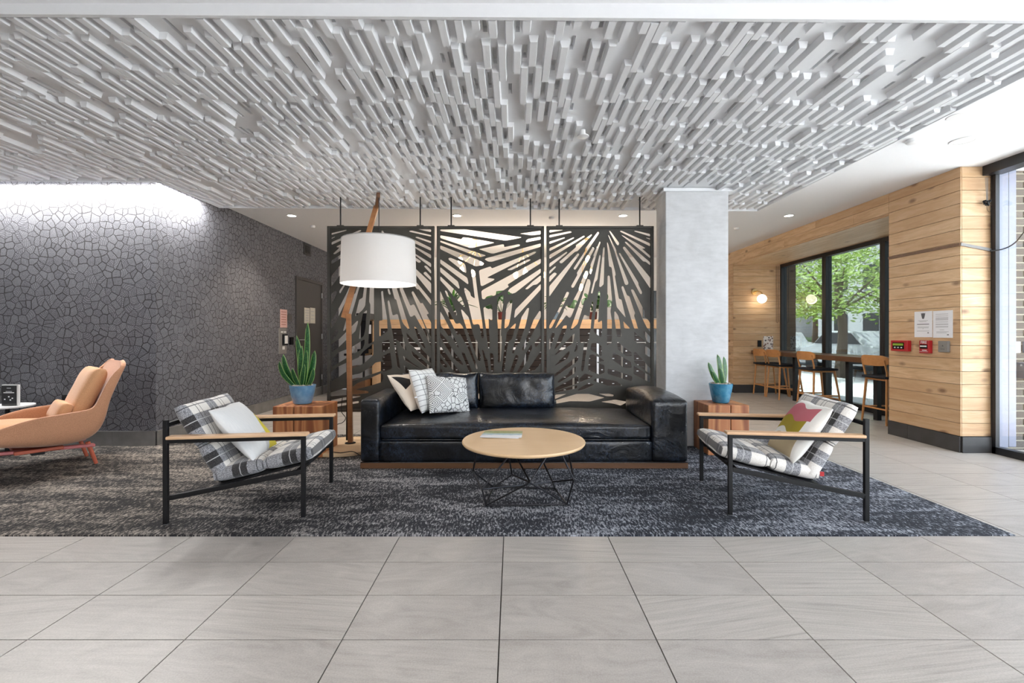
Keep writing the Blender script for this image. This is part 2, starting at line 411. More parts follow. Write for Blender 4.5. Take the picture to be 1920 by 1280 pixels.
def f_tan(a):
    p = a.sep(a.obj())
    AB = a.math('SUBTRACT', .114, a.math('MULTIPLY', p[0], .346)); AC = a.math('SUBTRACT', -.675, a.math('MULTIPLY', p[0], 4.5)); BC = a.math('ADD', .061, a.math('MULTIPLY', p[0], .409))
    k = AND(a, AND(a, gt(a, p[2], .0), lt(a, p[1], AB)), AND(a, gt(a, p[1], AC), gt(a, p[1], BC)))
    c = a.mix(a.noise(a.obj(), 150, 2), (.70,.60,.50), (.78,.69,.59))
    return a.mix(k, c, (.006,.006,.008))
M['tanpillow'] = m_two('tan_black_triangle_pillow', f_tan)
def m_blue():
    a = N('blue_glazed_ceramic', rough=.3, coat=.4)
    a.set('col', a.mix(a.mr(a.noise(a.obj(), 14, 4, .6), .4, .7), (.10,.22,.36), (.20,.34,.47))); return a.m
M['blueglaze'] = m_blue()
def m_tealblue():
    a = N('teal_glazed_ceramic', rough=.25, coat=.5)
    a.set('col', a.mix(a.mr(a.noise(a.obj(), 14, 4, .6), .4, .7), (.03,.18,.31), (.09,.29,.42))); return a.m
M['teal'] = m_tealblue()
def m_snake():
    a = N('snake_plant_leaf', rough=.35, coat=.2)
    u = a.sep(a.uv()); b = a.noise(a.vec(a.uv(), (3, 26, 1)), 1.5, 3, .6, 1)
    c = a.mix(a.mr(b, .42, .6), (.006,.05,.012), (.03,.15,.04))
    e = a.math('ABSOLUTE', a.math('SUBTRACT', u[0], .5))
    a.set('col', a.mix(a.mr(e, .36, .44), c, (.22,.36,.10))); return a.m
M['snake'] = m_snake()
M['leaf'] = plain('dark_green_leaf', (.018,.07,.016), .4, .4, 30)
M['leaf2'] = plain('bright_green_leaf', (.05,.16,.02), .45, .4, 30)
M['orange'] = weave('salmon_tweed', (.50,.24,.13), (.60,.31,.18), 260)
M['orangecush'] = weave('apricot_tweed', (.62,.32,.15), (.70,.38,.20), 260)
def m_glass(name, tint=(.93,.96,.97), k=1.0, rough=0.0):
    a = N(name)
    tr = a.n('BsdfTransparent', {0: tint}); gl = a.n('BsdfGlossy', {'Roughness': rough, 0: (1,1,1)}); fc = a.n('LayerWeight', {0: .5}).outputs['Facing']
    fr = a.math('ADD', .035*k, a.math('MULTIPLY', a.math('POWER', fc, 5), .9))
    mxs = a.n('MixShader', {0: a.math('MINIMUM', fr, 1)})
    a.t.links.new(tr.outputs[0], mxs.inputs[1]); a.t.links.new(gl.outputs[0], mxs.inputs[2]); a.t.links.new(mxs.outputs[0], a.o.inputs[0]); return a.m
M['glass'] = m_glass('window_glass', k=1.6); M['glass2'] = m_glass('tinted_window_glass', (.34,.37,.37), k=2.6); M['jar'] = m_glass('clear_jar', (.9,.9,.9), 3, .05)
def m_brick():
    a = N('grey_brown_brick', rough=.9)
    n = a.noise(a.vec(a.pos(), (1, 1, 3)), 60, 4, .7)
    c = a.mix(a.rnd(), (.085,.073,.058), (.15,.13,.105))
    a.set('col', a.mix(a.mr(n, .35, .65), c, (.07,.062,.06))); a.set('normal', a.bump(n, .6, .005)); return a.m
M['brick'] = m_brick()
M['mortar'] = plain('pale_mortar', (.34,.315,.25), .95, .08, 80)
M['asphalt'] = plain('pale_street', (.34,.34,.36), .9, .1, 3)
M['paving'] = plain('pale_paving', (.70,.70,.69), .9, .08, 3)
M['treeleaf'] = plain('tree_leaf', (.24,.38,.05), .5, .4, 2)
M['bark'] = plain('bark', (.10,.075,.055), .9, .3, 20)
M['house'] = plain('pale_render', (.62,.64,.66), .9, .05, 2)
M['carwhite'] = plain('silver_car_paint', (.55,.57,.60), .25, .02, coat=.8)
M['darkglass'] = plain('dark_glass', (.02,.025,.03), .08)
M['hedge'] = plain('dark_hedge', (.03,.07,.025), .8, .5, 8)
# ---------------------------------------------------------------- room shell
CZ, CLZ, FZ = 2.87, 2.709, 2.776     # soffit, feature ceiling underside, front ceiling
XL, XW = -3.79, 4.50                 # left side wall, oak wall
YLF, YBK, YOAK, YNI = 4.92, 10.09, 4.65, 9.44
XGL, XNW = 4.80, 5.48                # curtain wall, niche windows
def struct(name, mb, mat, **k):
    o = mb.build(name, mat, **k); o['kind'] = 'structure'; return o
fl = struct('floor', MB().box(-8, XNW, -3.6, YBK, -.12, -.006), M['grout'])
# floor tiles: 0.61 x 0.307, all real pieces; the ones large in view are objects of their own
TX, TY, X0, Y0 = .611, .307, -.052, 1.798
RUG = (-7.9, 2.96, 2.724, 5.47)
def tile_mesh(w, d):
    me = bpy.data.meshes.new('floor_tile'); b = MB().box(0, w, 0, d, -.006, 0)
    me.from_pydata([tuple(v) for v in b.v], [], b.f); me.materials.append(M['tile']); return me
tm = tile_mesh(TX-.005, TY-.005); field = MB(); cnt = 0
for j in range(-18, 28):
    for i in range(-13, 10):
        x = X0+i*TX; y = Y0+j*TY
        if x+TX > XNW: 
            if x > XNW-.1: continue
        if y < -3.5 or y+TY > YBK+.2: continue
        if x+TX < -7.9: continue
        inr = x > RUG[0]-.7 and x+TX < RUG[1]+.01 and y > RUG[2]-.2 and y+TY < RUG[3]
        if inr: continue
        vis = (y+TY > 1.45 and abs(x+TX/2) < (y+TY)*1.13+.35 and y < 5.6)
        if vis and (y < 2.8 or x > 2.2) and cnt < 298:
            c = bpy.data.objects.new('tile', tm); COL.objects.link(c); c.parent = fl; c.location = (x+.003, y+.003, 0); cnt += 1
        else: field.box(x+.003, min(x+TX-.003, XNW), y+.003, min(y+TY-.003, YBK), -.006, 0)
tf = field.build('tile_field', M['tile'], fl); tf['kind'] = 'stuff'
# walls
wl = struct('wall_left_front', MB().box(-8, XL, YLF, YLF+.15, 0, CZ), M['wallpaper'])
ws = struct('wall_left', MB().box(XL-.15, XL, YLF+.151, YBK, 0, CZ), M['wallpaper'])
struct('wall_back', MB().box(XL-.15, XW+.1, YBK, YBK+.15, 0, CZ), M['white_wall'])
struct('wall_far_left', MB().box(-8.15, -8, -3.6, YLF+.15, 0, 3), M['white_wall'])
struct('ceiling', MB().box(-8, XNW+.1, 2.25, YBK+.15, CZ, CZ+.2).box(-8, XGL+.2, -3.6, 2.249, FZ, CZ+.2), M['ceil'])
# wall behind the camera: piers between tall shop windows
fw = MB()
for x in (-8, -5, -2, 1, 4): fw.box(x, x+.5, -3.75, -3.6, 0, FZ)
fw.box(-8, 4.8, -3.75, -3.6, 2.3, FZ).box(-8, 4.8, -3.75, -3.6, 0, .3).box(-8, .8, -3.75, -3.6, 0, FZ)  # openings lowered and left part closed so daylight from the right dominates
struct('wall_front', fw, M['white_wall'])
def baseboard(name, pts, seg, mat, h=.157, cap=None):
    b = struct(name, MB().bar((*pts[0], .001+h/2), (*pts[1], .001+h/2), .006, h), M['grout'])
    a = Vector((*pts[0], 0)); c = Vector((*pts[1], 0)); L = (c-a).length; d = (c-a).normalized(); n = int(L/seg)+1
    nrm = Vector((-d.y, d.x, 0))
    if nrm.dot(Vector((0, 0, 0))-a) < 0: nrm = -nrm
    for i in range(n):
        p0 = a+d*(i*seg+.0015); p1 = a+d*min(L, (i+1)*seg-.0015)
        if (p1-p0).length < .02 or p1.dot(d) < p0.dot(d): continue
        MB().bar(p0+nrm*.006+Vector((0,0,h/2+.001)), p1+nrm*.006+Vector((0,0,h/2+.001)), .010, h).build('base_tile', mat, b)
    if cap:
        MB().bar(a+nrm*.008+Vector((0,0,h+.004)), c+nrm*.008+Vector((0,0,h+.004)), .014, .006).build('trim_strip', cap, b, world=True)
    return b
baseboard('baseboard_left_front', ((-7.9, YLF-.004), (XL, YLF-.004)), .61, M['basetile'], cap=M['chrome'])
baseboard('baseboard_left', ((XL+.004, YLF), (XL+.004, YBK)), .61, M['basetile'], cap=M['chrome'])
# feature ceiling -------------------------------------------------------------
CX0, CX1, CY0, CY1 = -6.0, 2.99, 2.245, 5.65
YG, XG = 4.69, -3.585     # where its edge turns along the left wall
cl = thing('slatted_ceiling', 'large suspended white ceiling panel covered in staggered raised slats and slots', 'ceiling panel', (0,0,CLZ), rot=(0,.0063,0))
MWc = MW[cl.name]
MID, TOP, SLOT, BAR = .038, .10, .066, 0.002
def part_local(mb, name, mat, parent, **k): 
    return mb.build(name, mat, parent, world=False, **k)
cw = .042; ncol = int((CX1-CX0)/cw); bars = []; surf = MB(); rr = random.Random(3)
COLX0, COLX1, COLY0, COLY1 = 1.62, 2.286, 4.90, 5.22
for i in range(ncol):
    x0 = CX0+i*cw; x1 = x0+cw
    y_end = YG if x0 < XG else CY1
    slots = []; PR = .64; prev = None
    for k in range(-1, 8):
        yc = CY0+(k+(i % 2)*.5)*PR+rr.uniform(-.05, .05)+math.sin(i*.9)*.04; L = rr.choice((.22, .27, .30, .34, .42))
        a, b = max(yc-L/2, CY0+.012), min(yc+L/2, y_end-.012)
        if rr.random() < .18: continue
        if b-a > .05 and not (x1 > COLX0-.03 and x0 < COLX1+.03 and b > COLY0-.03 and a < COLY1+.03):
            bars.append((x0+.0025, x1-.0025, a, b))
        if prev and yc-L/2-prev > .15 and rr.random() < .75:
            g0, g1 = prev, yc-L/2; sl = rr.uniform(.09, min(.2, g1-g0-.04)); s0 = rr.uniform(g0+.015, g1-sl-.015)
            s0b, s1b = max(s0, CY0+.015), min(s0+sl, y_end-.015)
            if s1b-s0b > .04: slots.append((s0b, s1b))
        prev = yc+L/2
    yy = CY0
    for s0, s1 in slots+[(y_end, y_end)]:
        if s0 > yy: surf.add([(x0, yy, MID), (x1, yy, MID), (x1, s0, MID), (x0, s0, MID)], [(0,3,2,1)])
        if s1 > s0:
            a, b = x0+.010, x1-.010
            v = [(x0, s0, MID), (x1, s0, MID), (x1, s1, MID), (x0, s1, MID), (a, s0, MID), (b, s0, MID), (b, s1, MID), (a, s1, MID), (a+.003, s0+.003, SLOT), (b-.003, s0+.003, SLOT), (b-.003, s1-.003, SLOT), (a+.003, s1-.003, SLOT)]
            surf.add(v, [(0,3,7,4), (1,5,6,2), (4,8,9,5), (5,9,10,6), (6,10,11,7), (7,11,8,4), (8,11,10,9)])
        yy = s1
me = bpy.data.meshes.new('slotted_panel'); me.from_pydata([tuple(v) for v in surf.v], [], surf.f); link('slotted_panel', me, M['slat'], cl)
part_local(MB().box(CX0, XG, CY0, YG, TOP-.02, TOP).box(XG, CX1, CY0, CY1, TOP-.02, TOP), 'backing_board', M['slat'], cl)
def score(b):
    yc = (b[2]+b[3])/2; xc = (b[0]+b[1])/2
    if abs(xc/yc) > 1.12: return 99
    return yc
def slatbox(x0, x1, y0, y1, mb=None):
    mb = mb or MB(); e = .008
    return mb.add([(x0-e, y0-.003, MID+.002), (x1+e, y0-.003, MID+.002), (x1+e, y1+.003, MID+.002), (x0-e, y1+.003, MID+.002), (x0, y0, BAR), (x1, y0, BAR), (x1, y1, BAR), (x0, y1, BAR)],
        [(0,1,2,3), (7,6,5,4), (0,4,5,1), (1,5,6,2), (2,6,7,3), (3,7,4,0)])
bars.sort(key=score); meshc = {}; fb = MB()
for k, (a, b, c, d) in enumerate(bars):
    if k < 299:
        L = round(d-c, 2)
        if L not in meshc:
            me = bpy.data.meshes.new('slat'); q = slatbox(0, b-a, 0, L)
            me.from_pydata([tuple(v) for v in q.v], [], q.f); me.materials.append(M['slat']); meshc[L] = me
        o = bpy.data.objects.new('slat', meshc[L]); COL.objects.link(o); o.parent = cl; o.location = (a, c, 0)
    else: slatbox(a, b, c, d, fb)
o = part_local(fb, 'slat_field', M['slat'], cl); o['kind'] = 'stuff'
for (a, b, c, d) in ((CX0, CX1+.012, CY0-.02, CY0+.001), (CX0, XG+.012, YG-.001, YG+.015), (XG-.001, XG+.012, YG, CY1), (XG, CX1+.012, CY1-.001, CY1+.015), (CX1, CX1+.014, CY0, CY1)):
    part_local(MB().box(a, b, c, d, 0, TOP), 'edge_board', M['slat'], cl)
light('cove_light_front', 'AREA', (-4.75, 4.805, 2.80), 75, (1,.98,.95), (math.radians(-6),0,0), 2.3, .05)
light('cove_light_side', 'AREA', (-3.69, 5.18, 2.80), 30, (1,.98,.95), (0,math.radians(6),0), .05, .85)
sp = MB().lathe([(.035, 0), (.04, .004), (.012, .012), (.012, .03)], 20, (X(1093, gy(249, CLZ)), 5.65-2.2+.0, CLZ-.02))
yy_ = (CLZ-H)*F/(VY-249)
sp = MB().lathe([(.015, -.035), (.045, -.03), (.045, -.024), (.02, -.02), (.02, .02)], 20, (X(1093, yy_), yy_, CLZ))
tag(sp.build('sprinkler_cover', M['whiteplastic'], smooth=True), 'small round white sprinkler cover among the ceiling slats', 'sprinkler')
# concrete column ---------------------------------------------------------------
c = thing('concrete_column', 'square grey concrete column right of the metal screens', 'column', (1.953, 5.06, 0))
MB().box(COLX0, COLX1, COLY0, COLY1, 0, CZ-.02).build('shaft', M['concrete'], c, bevel=.008)
cb = MB()
for (a, b, e, d) in ((COLX0-.03, COLX1+.03, COLY0-.03, COLY0), (COLX0-.03, COLX1+.03, COLY1, COLY1+.03), (COLX0-.03, COLX0, COLY0, COLY1), (COLX1, COLX1+.03, COLY0, COLY1)):
    cb.box(a, b, e, d, CLZ-.014, CLZ+.02)
cb.build('ceiling_collar', M['slat'], c)
# oak walls ---------------------------------------------------------------------
PH, PZ0 = .13, .163
def plank(parent, p0, axis, L, z0, z1, nrm):
    # local x along the plank
    mb = MB().box(0, L, -.006, .006, 0, z1-z0)
    R = Matrix.Translation(p0) @ (Matrix.Rotation(PI/2, 4, 'Z') if axis == 'y' else Matrix())
    o = mb.build('plank', M['oak'], parent, ml=R, bevel=.002, seg=1); return o
def oak_wall(par, axis, fixed, a0, a1, z0, z1, joints=None, rs=1):
    r = random.Random(rs); z = PZ0+PH*math.floor((z0-PZ0)/PH+1e-6); k = 0
    while z < z1-.01:
        za, zb = max(z, z0)+.0015, min(z+PH, z1)-.0015
        cuts = [a0]
        if joints and a1-a0 > 1.2:
            x = a0+r.uniform(.5, 1.6)
            while x < a1-.3: cuts.append(x); x += r.uniform(1.2, 2.1)
        cuts.append(a1)
        if zb-za > .01:
            for c0, c1 in zip(cuts, cuts[1:]):
                p = (fixed, c0+.0006, za) if axis == 'y' else (c0+.0006, fixed, za)
                plank(par, p, axis, c1-c0-.0012, za, zb, 1)
        z += PH; k += 1
# side wall pier, its end face, lintel over the niche, rear stub
wr = struct('wall_right', MB().box(XW+.008, XW+.29, YOAK+.008, 5.53-.008, 0, CZ).box(XW+.008, XW+.2, 5.522, YNI, 2.61+.008, CZ).box(XW+.008, XNW+.3, YNI+.008, YBK, 0, CZ).box(XW+.2, XNW+.12, 5.4, YNI+.1, 2.62, CZ).box(XW+.29, XNW+.1, YOAK+.3, 5.53-.008, 0, CZ), M['grout'])
oak_wall(wr, 'y', XW, YOAK-.006, 5.53, PZ0, CZ)
oak_wall(wr, 'y', XW, 5.53, YBK, 2.61, CZ, True, 4)
oak_wall(wr, 'x', YOAK, XW+.007, XGL+.0, PZ0, CZ)
oak_wall(wr, 'x', YNI, XW, XNW, PZ0, 2.61)
oak_wall(wr, 'y', XW, YNI+.007, YBK, PZ0, 2.61)
x = XW+.01
while x < XNW-.02:       # niche ceiling boards run along the niche
    w = min(.13, XNW-x); R = Matrix.Translation((x+w-.001, 5.53, 2.612)) @ Matrix.Rotation(PI/2, 4, 'Z')
    MB().box(0, YNI-5.53, 0, w-.002, -.006, .006).build('plank', M['oak'], wr, ml=R); x += .13
for nm, a in (('baseboard_right', ((XW-.006, YOAK-.006), (XW-.006, 5.53))), ('baseboard_oak_end', ((XW, YOAK-.012), (XGL, YOAK-.012))), ('baseboard_niche', ((XW, YNI-.012), (XNW-.03, YNI-.012)))):
    baseboard(nm, a, .61, M['darkbase'], .16)
# niche windows -----------------------------------------------------------------
ys = [9.40, 8.08, 6.80, 5.50]
for k in range(3):
    y1, y0 = ys[k], ys[k+1]
    w = thing('window_%d' % (k+1), ['far tall black-framed window of the oak niche, next to the globe sconce', 'middle tall black-framed window of the oak niche facing the trees', 'near black-framed window of the oak niche, mostly behind the oak pier'][k], None, (XNW, (y0+y1)/2, 0), kind='structure')
    for a, b, e, d in ((y0, y0+.05, .0, 2.61), (y1-.05, y1, .0, 2.61)):
        MB().box(XNW-.05, XNW+.06, a, b, e, d).build('jamb', M['blackframe'], w, bevel=.004)
    for e, d in ((0, .09), (2.54, 2.61)):
        MB().box(XNW-.05, XNW+.06, y0+.05, y1-.05, e, d).build('rail', M['blackframe'], w, bevel=.004)
    MB().box(XNW+.005, XNW+.011, y0+.05, y1-.05, .09, 2.54).build('glass', M['glass2'], w)
# curtain wall towards the camera
w = thing('window_4', 'floor-to-ceiling window at the right edge, brick wall seen through it', None, (XGL, 2, 0), kind='structure')
MB().box(XGL-.01, XGL+.03, YOAK-.06, YOAK-.02, .0, CZ).build('jamb', M['blackframe'], w)
MB().box(XGL+.03, XGL+.13, YOAK-.05, YOAK+.02, .06, CZ).box(XGL+.15, XGL+.24, YOAK-.02, YOAK+.06, .06, CZ).build('aluminium_profile', M['alu'], w, bevel=.006)
MB().box(XGL+.125, XGL+.155, YOAK-.03, YOAK+.06, .06, CZ).build('gasket', M['blackframe'], w)
MB().box(XGL-.09, XGL+.06, -3.6, YOAK-.01, 2.775, CZ).build('header_beam', M['blackframe'], w)
MB().box(XGL-.01, XGL+.06, -3.6, YOAK-.02, 0, .07).build('sill_track', M['blackframe'], w)
for y in (2.6, .6, -1.4, -3.4):
    MB().box(XGL-.01, XGL+.06, y-.03, y+.03, .07, 2.775).build('mullion', M['blackframe'], w)
for a, b in ((2.63, YOAK-.06), (.63, 2.57), (-1.37, .57), (-3.37, -1.43)):
    MB().box(XGL+.02, XGL+.026, a, b, .07, 2.775).build('glass', M['glass'], w)
# carpet -------------------------------------------------------------------------
tag(MB().prism([(-7.9, RUG[2]), (RUG[1], RUG[2]), (RUG[1], RUG[3]), (XL+.01, RUG[3]), (XL+.01, YLF-.02), (-7.9, YLF-.02)], -.006, .006, 'z').build('carpet', M['rug']), 'dark navy and charcoal flecked carpet set into the grey tile floor', 'carpet')
# ---------------------------------------------------------------- metal screens
YS = 5.20
HP3 = [
 'A 90,145 320,142 320,152 90,195', 'A 90,235 450,165 475,180 465,195 90,278', 'A 90,345 350,270 362,285 90,390', 'A 90,460 510,270 520,285 90,515',
 'A 90,575 690,240 700,262 90,645', 'A 815,218 542,410 550,440 262,690 275,715 305,720 530,520 572,512 825,232', 'A 90,720 390,515 402,535 90,790',
 'A 90,850 190,765 210,780 90,905', 'A 90,945 180,870 225,895 90,1045', 'A 90,1110 585,540 608,565 90,1290', 'A 925,170 703,470 708,500 505,805 520,830 545,820 720,545 950,195',
 'A 835,440 560,885 572,915 463,1110 478,1140 512,1130 660,860 870,460', 'A 955,338 845,580 855,600 795,745 800,790 780,880 800,905 830,820 840,770 890,600 970,360',
 'B 720,-260 765,-245 755,-200 650,80 480,500 455,552 425,552 385,505 300,620 215,720 190,735 225,660 340,440 335,425 385,335 400,335 430,362 448,358 590,90 640,-80',
 'B 390,105 430,115 425,150 215,560 135,720 90,745 90,690 240,430', 'B 330,690 395,680 385,740 300,960 190,1100 182,1085 250,900', 'B 150,790 190,830 100,1095 90,1100 90,940',
 'B 745,-115 790,-100 800,-40 770,100 735,240 685,265 668,360 575,660 455,775 450,765 520,560 650,200 700,20',
 'A 958,568 972,590 915,1000 880,1035 832,1230 815,1238 802,1220 870,950 945,590', 'A 1025,435 1040,450 1022,1080 965,1130 945,1115 950,1050 1010,480',
 'A 1085,350 1105,400 1225,880 1228,920 1215,935 1285,1327 1330,1337 1400,1640 1388,1640 1245,1467 1225,1340 1160,800 1145,780 1115,775 1080,380',
 'A 1095,228 1110,235 1235,480 1240,530 1450,1050 1440,1080 1410,1092 1385,1080 1210,520', 'A 1120,158 1140,165 1290,370 1280,405 1262,412 1240,390 1115,170',
 'A 1310,158 1335,160 1820,375 1820,430 1300,175', 'A 1320,232 1345,235 1715,440 1735,455 1720,468 1680,465 1820,585 1820,635 1560,420', 'A 1390,345 1415,350 1820,700 1820,755 1740,690 1700,688 1385,360',
 'A 1360,435 1385,430 1820,960 1820,1150 1350,460', 'A 1285,540 1305,538 1620,1050 1620,1085 1685,1215 1670,1250 1645,1240 1285,560', 'A 1550,160 1575,158 1820,215 1820,260 1545,172', 'A 1750,275 1820,290 1820,315 1748,285',
 'A 1088,935 1110,922 1130,940 1168,1350 1140,1540 1165,1700 1165,1860 1160,2080 1080,2130', 'B 1205,445 1225,445 1275,520 1300,620 1310,740 1335,860 1320,880 1250,880 1225,700 1205,560', 'B 1355,605 1480,740 1375,735',
 'B 1335,12 1360,12 1425,170 1465,185 1565,480 1545,510 1610,730 1620,760 1545,740 1325,40', 'B 1495,65 1535,70 1720,430 1725,560 1780,580 1820,640 1820,800 1760,720 1700,600 1490,85',
 'B 1700,780 1740,790 1820,880 1820,985 1760,960', 'B 1545,780 1620,860 1740,960 1760,1000 1620,1000 1545,950',
 'B 930,100 955,100 965,130 940,400 935,560 925,625 940,630 995,595 998,720 985,885 970,885 855,800 850,740 870,560 900,330',
 'B 830,260 845,280 835,420 815,560 800,740 775,880 770,960 640,985 615,960 610,740 640,640 690,500 760,530 785,520 790,400', 'B 520,820 525,840 495,990 190,1195 185,1190 200,1170 400,940', 'B 575,930 575,1090 530,1140 520,1135',
 'C 425,215 432,240 400,340 195,455 200,440', 'C 575,300 570,370 545,410 195,640 185,625 190,600', 'C 525,490 540,500 520,590 260,745 240,725 265,700 420,600 430,560', 'C 575,640 580,760 200,890 200,840',
 'C 690,85 750,90 740,130 680,520 670,540 640,530 640,480', 'C 820,80 925,85 985,130 985,290 800,180', 'C 790,290 850,280 1020,370 1030,390 910,400 905,410 1030,450 1035,570 960,600 770,530 765,500',
 'C 1260,50 1350,130 1500,230 1500,290 1400,280 1270,180', 'C 1190,260 1250,270 1480,390 1495,490 1380,490 1180,360', 'C 1100,520 1200,540 1500,640 1490,720 1160,620 1100,600', 'C 700,600 840,640 790,670 620,740 610,680',
 'C 880,690 1000,680 1240,730 1330,800 1100,800 860,720', 'C 590,860 760,760 860,790 700,860 590,890', 'C 190,960 380,945 190,1030', 'C 560,950 750,950 1010,1010 770,1070 450,1065 190,1110 190,1060',
 'C 910,930 1060,930 1190,960 1180,985 1070,980', 'C 990,1080 1220,1045 1420,1080 1310,1140 1200,1110', 'C 200,900 560,800 560,850 200,920', 'C 1545,250 1580,240 1820,500 1820,590 1550,400', 'C 1545,470 1600,500 1820,640 1820,740 1540,600',
 'C 1730,130 1780,150 1820,190 1820,310 1720,250']
HP2 = [
 'A 95,135 530,132 1485,270 1480,280 1250,325 1200,328 95,165', 'A 95,235 460,305 480,270 560,275 1020,360 1010,372 720,438 680,450 600,455 95,285', 'A 95,325 870,578 872,590 790,612 740,608 95,355',
 'A 95,410 740,655 845,720 830,745 720,772 690,765 95,475', 'A 1455,210 1820,155 1820,225 1660,240', 'A 1565,330 1600,300 1820,260 1820,310 1565,360', 'A 755,475 1170,390 1190,400 1190,440 1440,390 1465,400 1455,425 1010,552 960,548',
 'A 855,650 880,630 1820,375 1820,435 980,692 920,690', 'A 760,850 780,830 950,772 965,780 980,805 1710,515 1745,520 1720,550 910,955 905,965 1030,985 1010,1010 820,1108 790,1100',
 'A 1245,825 1600,650 1648,650 1630,675 1320,835 1260,838', 'A 1820,635 1820,715 1245,1085 1278,1115 1080,1250 840,1335 812,1325 800,1200 820,1175', 'A 1820,805 1820,880 1380,1225 1255,1257 1258,1190 1290,1150',
 'A 1820,920 1820,1020 1750,1080 1690,1090 1590,1165 1548,1160 1680,1030', 'B 1820,-30 1820,70 1620,290 1375,555 1362,545 1382,415', 'A 95,645 560,965 580,1060 570,1078 95,720', 'A 235,630 270,620 510,720 530,760 545,870 530,885 240,655',
 'A 95,780 400,1030 430,1140 415,1155 95,865', 'A 620,815 645,812 690,860 745,1290 805,1650 825,1800 845,1980 820,2010 800,1985 770,1775 740,1755 670,1775 650,1740 575,1400 510,1200 505,1137 530,1142 610,1217 620,1277 690,1322 650,1000',
 'B 95,-160 330,60 460,210 520,365 500,365 330,190 220,50 95,-90', 'B 175,85 200,90 260,180 385,490 370,520 350,500 180,110', 'B 95,440 150,530 215,655 250,730 340,910 415,1050 400,1070 320,925 300,905 270,850 240,870 150,740 110,700 95,600',
 'B 95,90 240,430 310,560 360,655 400,655 430,640 480,700 570,950 740,1420 720,1440 560,1050 430,820 400,850 380,840 310,690 95,260', 'B 450,410 475,420 580,540 620,680 650,800 680,900 735,960 745,1060 790,1220 780,1300 745,1290 580,840 540,720 470,500',
 'B 835,385 870,360 950,320 985,340 990,590 960,595 925,560 930,740 945,960 935,1080 915,1070 880,740 850,540', 'B 1075,210 1150,160 1180,170 1175,330 1150,560 1140,740 1135,860 1160,880 1130,1300 1085,1330 1085,740 1070,560',
 'B 1300,250 1335,240 1320,400 1290,600 1265,690 1215,735 1195,730 1210,500 1240,330', 'B 1380,650 1395,660 1370,760 1320,930 1270,950 1240,1080 1200,1400 1210,1480 1150,1480 1180,1200 1240,800 1290,740 1340,690',
 'B 1590,385 1620,385 1600,500 1555,700 1500,850 1450,1000 1415,1010 1350,1170 1330,1170 1330,1140 1440,740 1490,540', 'B 1800,430 1820,450 1820,540 1740,700 1530,1110 1490,1110 1640,740 1700,580', 'B 1820,850 1820,960 1740,1060 1715,1030 1715,980',
 'D 1640,450 1665,450 1665,500 1605,620 1610,650 1480,860 1430,880 1420,870 1540,650 1550,600', 'D 1390,600 1435,620 1430,660 1340,880 1290,880 1370,650', 'D 1820,540 1820,740 1720,850 1590,880 1590,870', 'D 950,570 1000,590 1010,640 1015,880 970,880',
 'D 810,520 840,530 870,640 900,670 930,880 890,880', 'D 465,560 510,570 640,880 590,880 470,590', 'D 100,230 200,340 330,540 480,730 470,750 440,740 320,640 95,310', 'D 95,440 160,540 420,870 410,890 350,890 95,580',
 'D 95,640 215,780 200,810 170,810 95,730', 'D 95,820 160,890 95,890',
 'D 110,960 420,960 640,1010 620,1060 110,1150', 'D 700,960 920,960 930,1100 700,1160', 'D 1000,960 1280,960 1120,1240 1010,1240', 'D 1380,960 1800,960 1800,1060 1320,1240 1260,1240', 'D 110,1230 600,1140 880,1240 860,1480 110,1380']
